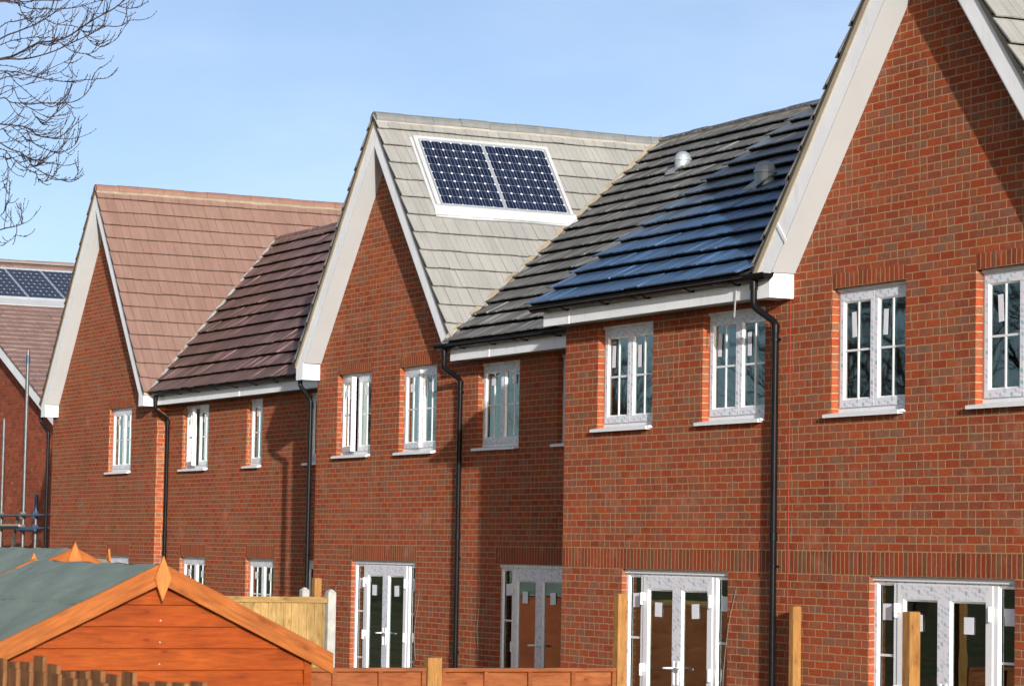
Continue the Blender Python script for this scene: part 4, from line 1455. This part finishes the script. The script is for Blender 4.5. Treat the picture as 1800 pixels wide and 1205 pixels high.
# ================================================================== ground
g_ = MB()
nx = 48
def gz(x, y):
    return 0.0
xs = [-400, -200, -120, -100, -80, -60, -40, -20, 0, 20, 60, 200, 400]
ys = [-400, -150, -60, -30, -15, 0, 10, 20, 40, 80, 200, 400]
for i in range(len(xs) - 1):
    for j in range(len(ys) - 1):
        g_.face([(xs[i], ys[j], -.004), (xs[i + 1], ys[j], -.004), (xs[i + 1], ys[j + 1], -.004), (xs[i], ys[j + 1], -.004)])
gr = g_.build('ground', M['dirt'])
gr['kind'] = 'structure'
pv = MB()
for x0, x1, yw in ((-28.6, -19.0, YC), (-40.0, -29.0, YB), (-55.8, -40.4, YA)):
    pv.box(x0, x1, yw - 1.1, yw - .02, -.02, .05)
pg = pv.build('path', M['concrete'])
pg['kind'] = 'structure'

# ================================================================== bare trees
def pix(x, y, dist):
    d = (FX + RX * ((x - 900) / FPX) + DX * ((y - 602.5) / FPX))
    return Vector((0, 0, CAMZ)) + d * dist

def smooth(pts, k=5):
    out = []
    for i in range(len(pts) - 1):
        p0, p1, p2, p3 = pts[max(i - 1, 0)], pts[i], pts[i + 1], pts[min(i + 2, len(pts) - 1)]
        for j in range(k):
            t = j / k
            out.append(.5 * ((2 * p1) + (p2 - p0) * t + (2 * p0 - 5 * p1 + 4 * p2 - p3) * t * t + (3 * p1 - p0 - 3 * p2 + p3) * t ** 3))
    out.append(pts[-1])
    return out

def twig(mb, p, d, L, r, rnd, up=.9, n=7, buds=True, sides=4):
    """curved twig that sags and then lifts its tip; returns its points"""
    pts = [p.copy()]
    q = p.copy()
    d = d.normalized()
    for i in range(n):
        d = (d + Vector((0, 0, up * .16 * (i / n + .25))) + Vector((rnd.gauss(0, .07), rnd.gauss(0, .07), rnd.gauss(0, .05)))).normalized()
        q = q + d * (L / n)
        pts.append(q.copy())
    mb.tube(pts, [r * (1 - .55 * i / n) for i in range(n + 1)], sides, cap=False)
    if buds:
        for i in range(1, n + 1):
            if rnd.random() < .75:
                c = pts[i] + Vector((rnd.gauss(0, 1), rnd.gauss(0, 1), rnd.gauss(0, 1))).normalized() * r * 1.3
                a = pts[i] - (pts[i] - pts[i - 1]) * .05
                t = (pts[i] - pts[i - 1]).normalized()
                mb.tube([c - t * r * 1.6, c, c + t * r * 2.6], [r * .4, r * 1.25, r * .25], 4, cap=False)
    return pts

def grow(mb, p, d, L, r, lev, rnd, mb0=None, spread=.62):
    n = 6
    pts = [p.copy()]
    q = p.copy()
    for i in range(n):
        d = (d + Vector((rnd.gauss(0, .10), rnd.gauss(0, .10), rnd.gauss(.045, .08)))).normalized()
        q = q + d * (L / n)
        pts.append(q.copy())
    (mb0 if (mb0 is not None and lev >= 3) else mb).tube(pts, [r * (1 - .5 * i / n) for i in range(n + 1)], 6 if lev >= 3 else 3, cap=False)
    if lev == 0:
        return
    k = {4: 7, 3: 6, 2: 6, 1: 5}[lev]
    for i in range(k):
        t = rnd.uniform(.30, 1.0) * n
        a = int(min(t, n - 1))
        pp = pts[a].lerp(pts[a + 1], t - a if a < n else 0)
        ax = Vector((rnd.gauss(0, 1), rnd.gauss(0, 1), rnd.gauss(.25, .7))).normalized()
        dd = (d * 1.0 + ax * spread * 1.5).normalized()
        grow(mb, pp, dd, L * rnd.uniform(.48, .70), r * .46, lev - 1, rnd, mb0, spread)

DT = 30.0
T1 = thing('bare_tree', 'leafless tree reaching in from the left edge with dark upturned twigs', 'tree')
base = pix(-470, 700, DT)
T1.location = (base.x, base.y, 0)
oT = (base.x, base.y, 0)
rnd = random.Random(21)
tr = MB()
tz = [0, 1.2, 2.6, 4.0, 5.4, 6.6, 7.6, 8.6, 9.6]
tr.tube([(base.x + .12 * math.sin(z), base.y + .10 * math.cos(z * 1.3), z - .1) for z in tz], [.24, .20, .18, .165, .15, .12, .095, .07, .03], 12)
def trunk_at(z):
    return Vector((base.x + .12 * math.sin(z), base.y + .10 * math.cos(z * 1.3), z - .1))
limb_ends = {'n1': (-75, 122, .4, 3.9, .050), 'n2': (-70, 205, -.5, 3.5, .042), 'n3': (-62, 268, .1, 3.2, .036), 'n4': (-70, 430, -.3, 2.9, .026), 'n0': (-90, 10, .2, 5.2, .04)}
for k, (x, y, dd, z0, r) in limb_ends.items():
    e = pix(x, y, DT + dd)
    s = trunk_at(z0 + .1)
    mid = s.lerp(e, .5) + Vector((0, 0, .25))
    tr.tube(smooth([s, s.lerp(mid, .6) + Vector((0, 0, .06)), mid, e]), [r * 1.5 + (r * .8 - r * 1.5) * i / 15 for i in range(16)], 8, cap=False)
tr.build('trunk', M['bark'], T1, o=oT)
BR = [
 ('n1', [(0,69),(30,56),(60,44),(80,33),(106,15),(127,-3)], 3.2), ('n1', [(0,104),(24,98),(56,81),(70,75),(96,72),(120,64),(147,46),(169,32),(199,16),(224,-4)], 4.4),
 ('n1', [(0,105),(40,104),(70,98),(100,88),(129,74),(160,60),(185,43)], 3.2), ('n1', [(0,125),(30,127),(60,135),(86,140),(120,144),(143,141),(171,139),(191,136),(206,120)], 2.4),
 ('n2', [(0,173),(20,180),(54,182),(90,181),(116,181),(139,175),(157,157),(164,133),(177,118)], 2.4), ('n2', [(0,218),(20,220),(46,224),(66,238),(84,242),(100,242),(114,234),(127,218),(133,207)], 3.0),
 ('n2', [(0,251),(20,263),(36,268),(48,277),(66,282),(84,277),(100,266),(110,256),(114,236)], 2.6), ('n3', [(0,262),(16,272),(32,287),(52,300),(64,305)], 2.0),
 ('', [(48,276),(58,292),(80,306),(100,314),(112,317),(130,314),(139,298)], 2.0), ('', [(62,300),(68,315),(78,319),(90,314),(100,302),(103,282)], 1.7),
 ('', [(46,226),(60,252),(88,265),(104,268),(122,262),(135,250),(141,230)], 2.0), ('n3', [(0,275),(11,282),(14,300),(11,335),(8,368),(0,380)], 2.0),
 ('', [(8,368),(15,352),(17,333)], 1.6), ('n4', [(0,404),(26,398),(43,392)], 3.0), ('', [(39,392),(37,370),(33,358)], 1.8),
 ('', [(29,394),(28,412),(12,426),(0,426)], 1.5), ('', [(28,413),(47,417)], 1.4), ('n0', [(24,0),(48,14),(80,16),(108,16),(140,12),(160,6),(190,-3)], 2.3),
 ('n1', [(0,48),(26,38),(52,33),(76,30)], 2.2), ('', [(80,34),(100,43),(130,46),(150,56),(175,50)], 1.8), ('', [(147,60),(165,78),(183,81),(205,68),(221,44)], 1.7), ('', [(150,46),(180,46),(210,46),(226,37),(243,35)], 1.6),
 ('', [(104,74),(127,90),(155,95),(167,86),(171,76)], 1.6), ('n2', [(0,130),(30,147),(66,177),(90,188),(106,179),(114,165)], 1.9), ('n2', [(12,151),(36,179),(76,203),(90,205),(104,187)], 1.8),
 ('', [(56,195),(66,209),(80,215),(112,183),(126,150)], 1.7), ('n2', [(0,140),(40,138),(70,130),(94,118),(124,104),(136,92)], 1.8), ('n2', [(0,167),(34,152),(86,140)], 1.7), ('', [(205,10),(225,15),(239,13),(262,3)], 1.7),
 ('n1', [(0,80),(30,70),(60,66),(96,66)], 1.7), ('', [(104,16),(112,30),(118,44)], 1.3), ('', [(30,23),(50,36),(58,44)], 1.4), ('n1', [(0,115),(40,122),(60,128),(96,130),(118,118),(126,100)], 1.6), ('n0', [(20,4),(38,22),(50,40)], 1.5), ('', [(64,75),(80,80),(100,77),(120,72)], 1.3),
 ('n0', [(0,2),(30,4),(70,1),(110,2)], 2.6), ('', [(20,222),(36,234),(48,246),(56,248)], 1.5), ('n3', [(0,228),(14,238),(36,252),(58,264)], 1.9), ('', [(36,268),(44,280),(56,292),(66,288),(72,274)], 1.4),
]
cr = MB()
rnd = random.Random(33)
for key, pts, wpx in BR:
    d0 = rnd.uniform(-.5, .5)
    d1 = rnd.uniform(-.9, .9)
    if key:
        lx, ly, dd, _, lr = limb_ends[key]
        P = [pix(lx, ly, DT + dd)]
        n = len(pts)
        P += [pix(x, y, DT + dd * (1 - (i + 1) / n) + d1 * (i + 1) / n) for i, (x, y) in enumerate(pts)]
    else:
        n = len(pts)
        P = [pix(x, y, DT + d0 + d1 * .5 * (i + 1) / n) for i, (x, y) in enumerate(pts)]
    Q = smooth(P, 5)
    r0 = wpx * .5 * DT / FPX * .88
    cr.tube(Q, [r0 * (1.15 - .62 * i / (len(Q) - 1)) for i in range(len(Q))], 5, cap=False)
    # side twigs and buds
    st = 5 if key else 1
    i = st
    while i < len(Q) - 1:
        t = (Q[i + 1] - Q[i - 1]).normalized()
        if rnd.random() < .46:
            sd = Vector((rnd.gauss(0, 1), rnd.gauss(0, 1), rnd.gauss(.1, .8))).normalized()
            d = (t * 1.0 + sd * .75)
            L = rnd.uniform(.07, .30) * (1 if wpx < 2.6 else 1.5)
            tw = twig(cr, Q[i], d, L, .0042, rnd, up=1.3)
            if L > .22 and rnd.random() < .7:
                j = rnd.randint(2, 5)
                twig(cr, tw[j], (tw[j] - tw[j - 1]).normalized() + Vector((rnd.gauss(0, .6), rnd.gauss(0, .6), rnd.gauss(.2, .5))), L * .5, .0036, rnd, up=1.3, n=5)
        if rnd.random() < .5:
            c = Q[i]
            cr.tube([c, c + (t + Vector((0, 0, .8))).normalized() * .018], [.007, .002], 4, cap=False)
        i += 1
rnd = random.Random(77)
for i in range(15):        # the rest of the crown, on the far side of the trunk
    z = 3.2 + i * .44
    a = rnd.uniform(-1.25, 1.25)
    d = (-RX * math.cos(a) + FX * math.sin(a)) * 1.0 + Vector((0, 0, rnd.uniform(.35, .8)))
    grow(cr, trunk_at(z + .1), d.normalized(), (3.3 - i * .12), .06 - i * .0025, 3 if i < 12 else 2, rnd, None, .6)
cr.build('crown', M['bark'], T1, o=oT)

def tree(label, x, y, h, seed, mat, group=None, rmin=1.0):
    rnd = random.Random(seed)
    t = thing('bare_tree', label, 'tree', (x, y, 0), group)
    a, b = MB(), MB()
    grow(b, Vector((0, 0, -.1)), Vector((0, 0, 1)), h * .50, h * .022, 4, rnd, a)
    a.build('trunk', M[mat], t, at=(0, 0, 0))
    b.build('crown', M[mat], t, at=(0, 0, 0))
    return t
tree('pale twiggy tree top just showing above the far left roof', -96.5, 32.2, 13.2, 5, 'bark2')
gT = 'bare trees mirrored in the window glass'
lb = 'leafless garden tree outside the photo, seen only as a dark reflection in the window glass'
t1 = tree(lb, -86, -17, 14, 14, 'bark', gT)
for i, (x, y, a, s) in enumerate(((-88, -27, 1.0, 1.1), (-100, -9, 2.3, .9), (-96, -36, 5.1, 1.2))):
    c = dup(t1, None, (x, y, 0))
    c.rotation_euler.z = a
    c.scale = (s, s, s)

# ================================================================== light, sky, camera
sx, sy, se = 3.35, -1.0, math.radians(11.8)
az = math.atan2(sx, sy)            # clockwise from +Y
to_sun = Vector((sx, sy, 0)).normalized() * math.cos(se) + Vector((0, 0, math.sin(se)))
sl = bpy.data.lights.new('sun', 'SUN')
sl.energy = 5.0
sl.angle = math.radians(.53)
sl.color = (1.0, .955, .89)
so = bpy.data.objects.new('sun', sl)
COL.objects.link(so)
so.rotation_euler = (-to_sun).to_track_quat('-Z', 'Y').to_euler()
so.location = (20, -20, 30)

W = bpy.data.worlds.new('World')
S.world = W
W.use_nodes = True
nt = W.node_tree
nt.nodes.clear()
sky = nt.nodes.new('ShaderNodeTexSky')
sky.sky_type = 'NISHITA'
sky.sun_disc = False
sky.sun_elevation = se
sky.sun_rotation = az
sky.altitude = 50
sky.air_density = .45
sky.dust_density = 1.4
sky.ozone_density = .3
bg = nt.nodes.new('ShaderNodeBackground')
bg.inputs[1].default_value = .113
wo = nt.nodes.new('ShaderNodeOutputWorld')
tc = nt.nodes.new('ShaderNodeTexCoord')          # thin high cloud veil
mp = nt.nodes.new('ShaderNodeMapping')
mp.inputs['Scale'].default_value = (1.2, 3.0, 7.0)
mp.inputs['Rotation'].default_value = (.25, .1, .4)
nz = nt.nodes.new('ShaderNodeTexNoise')
nz.inputs['Scale'].default_value = 1.6
nz.inputs['Detail'].default_value = 6
nz.inputs['Roughness'].default_value = .55
mr = nt.nodes.new('ShaderNodeMapRange')
mr.interpolation_type = 'SMOOTHSTEP'
mr.inputs[1].default_value, mr.inputs[2].default_value = .38, .78
mr.inputs[3].default_value, mr.inputs[4].default_value = .02, .26
mx = nt.nodes.new('ShaderNodeMix')
mx.data_type = 'RGBA'
mx.inputs[7].default_value = (5.6, 6.2, 6.9, 1)
nt.links.new(tc.outputs['Generated'], mp.inputs[0])
nt.links.new(mp.outputs[0], nz.inputs['Vector'])
nt.links.new(nz.outputs[0], mr.inputs[0])
nt.links.new(mr.outputs[0], mx.inputs[0])
nt.links.new(sky.outputs[0], mx.inputs[6])
nt.links.new(mx.outputs[2], bg.inputs[0])
nt.links.new(bg.outputs[0], wo.inputs[0])

cd = bpy.data.cameras.new('camera')
cd.sensor_width = 36
cd.lens = FPX / 1800 * 36
cd.clip_start, cd.clip_end = .5, 3000
cd.dof.use_dof = True
cd.dof.focus_distance = 31
cd.dof.aperture_fstop = 9
co = bpy.data.objects.new('camera', cd)
COL.objects.link(co)
co.matrix_world = Matrix(((RX.x, -DX.x, -FX.x, 0), (RX.y, -DX.y, -FX.y, 0), (RX.z, -DX.z, -FX.z, CAMZ), (0, 0, 0, 1)))
S.camera = co
S.view_settings.view_transform = 'Standard'
S.view_settings.look = 'None'
S.view_settings.exposure = .74
S.view_settings.gamma = 1
S.render.engine = 'CYCLES'
S.cycles.max_bounces = 8
S.cycles.transparent_max_bounces = 16
S.cycles.use_denoising = True
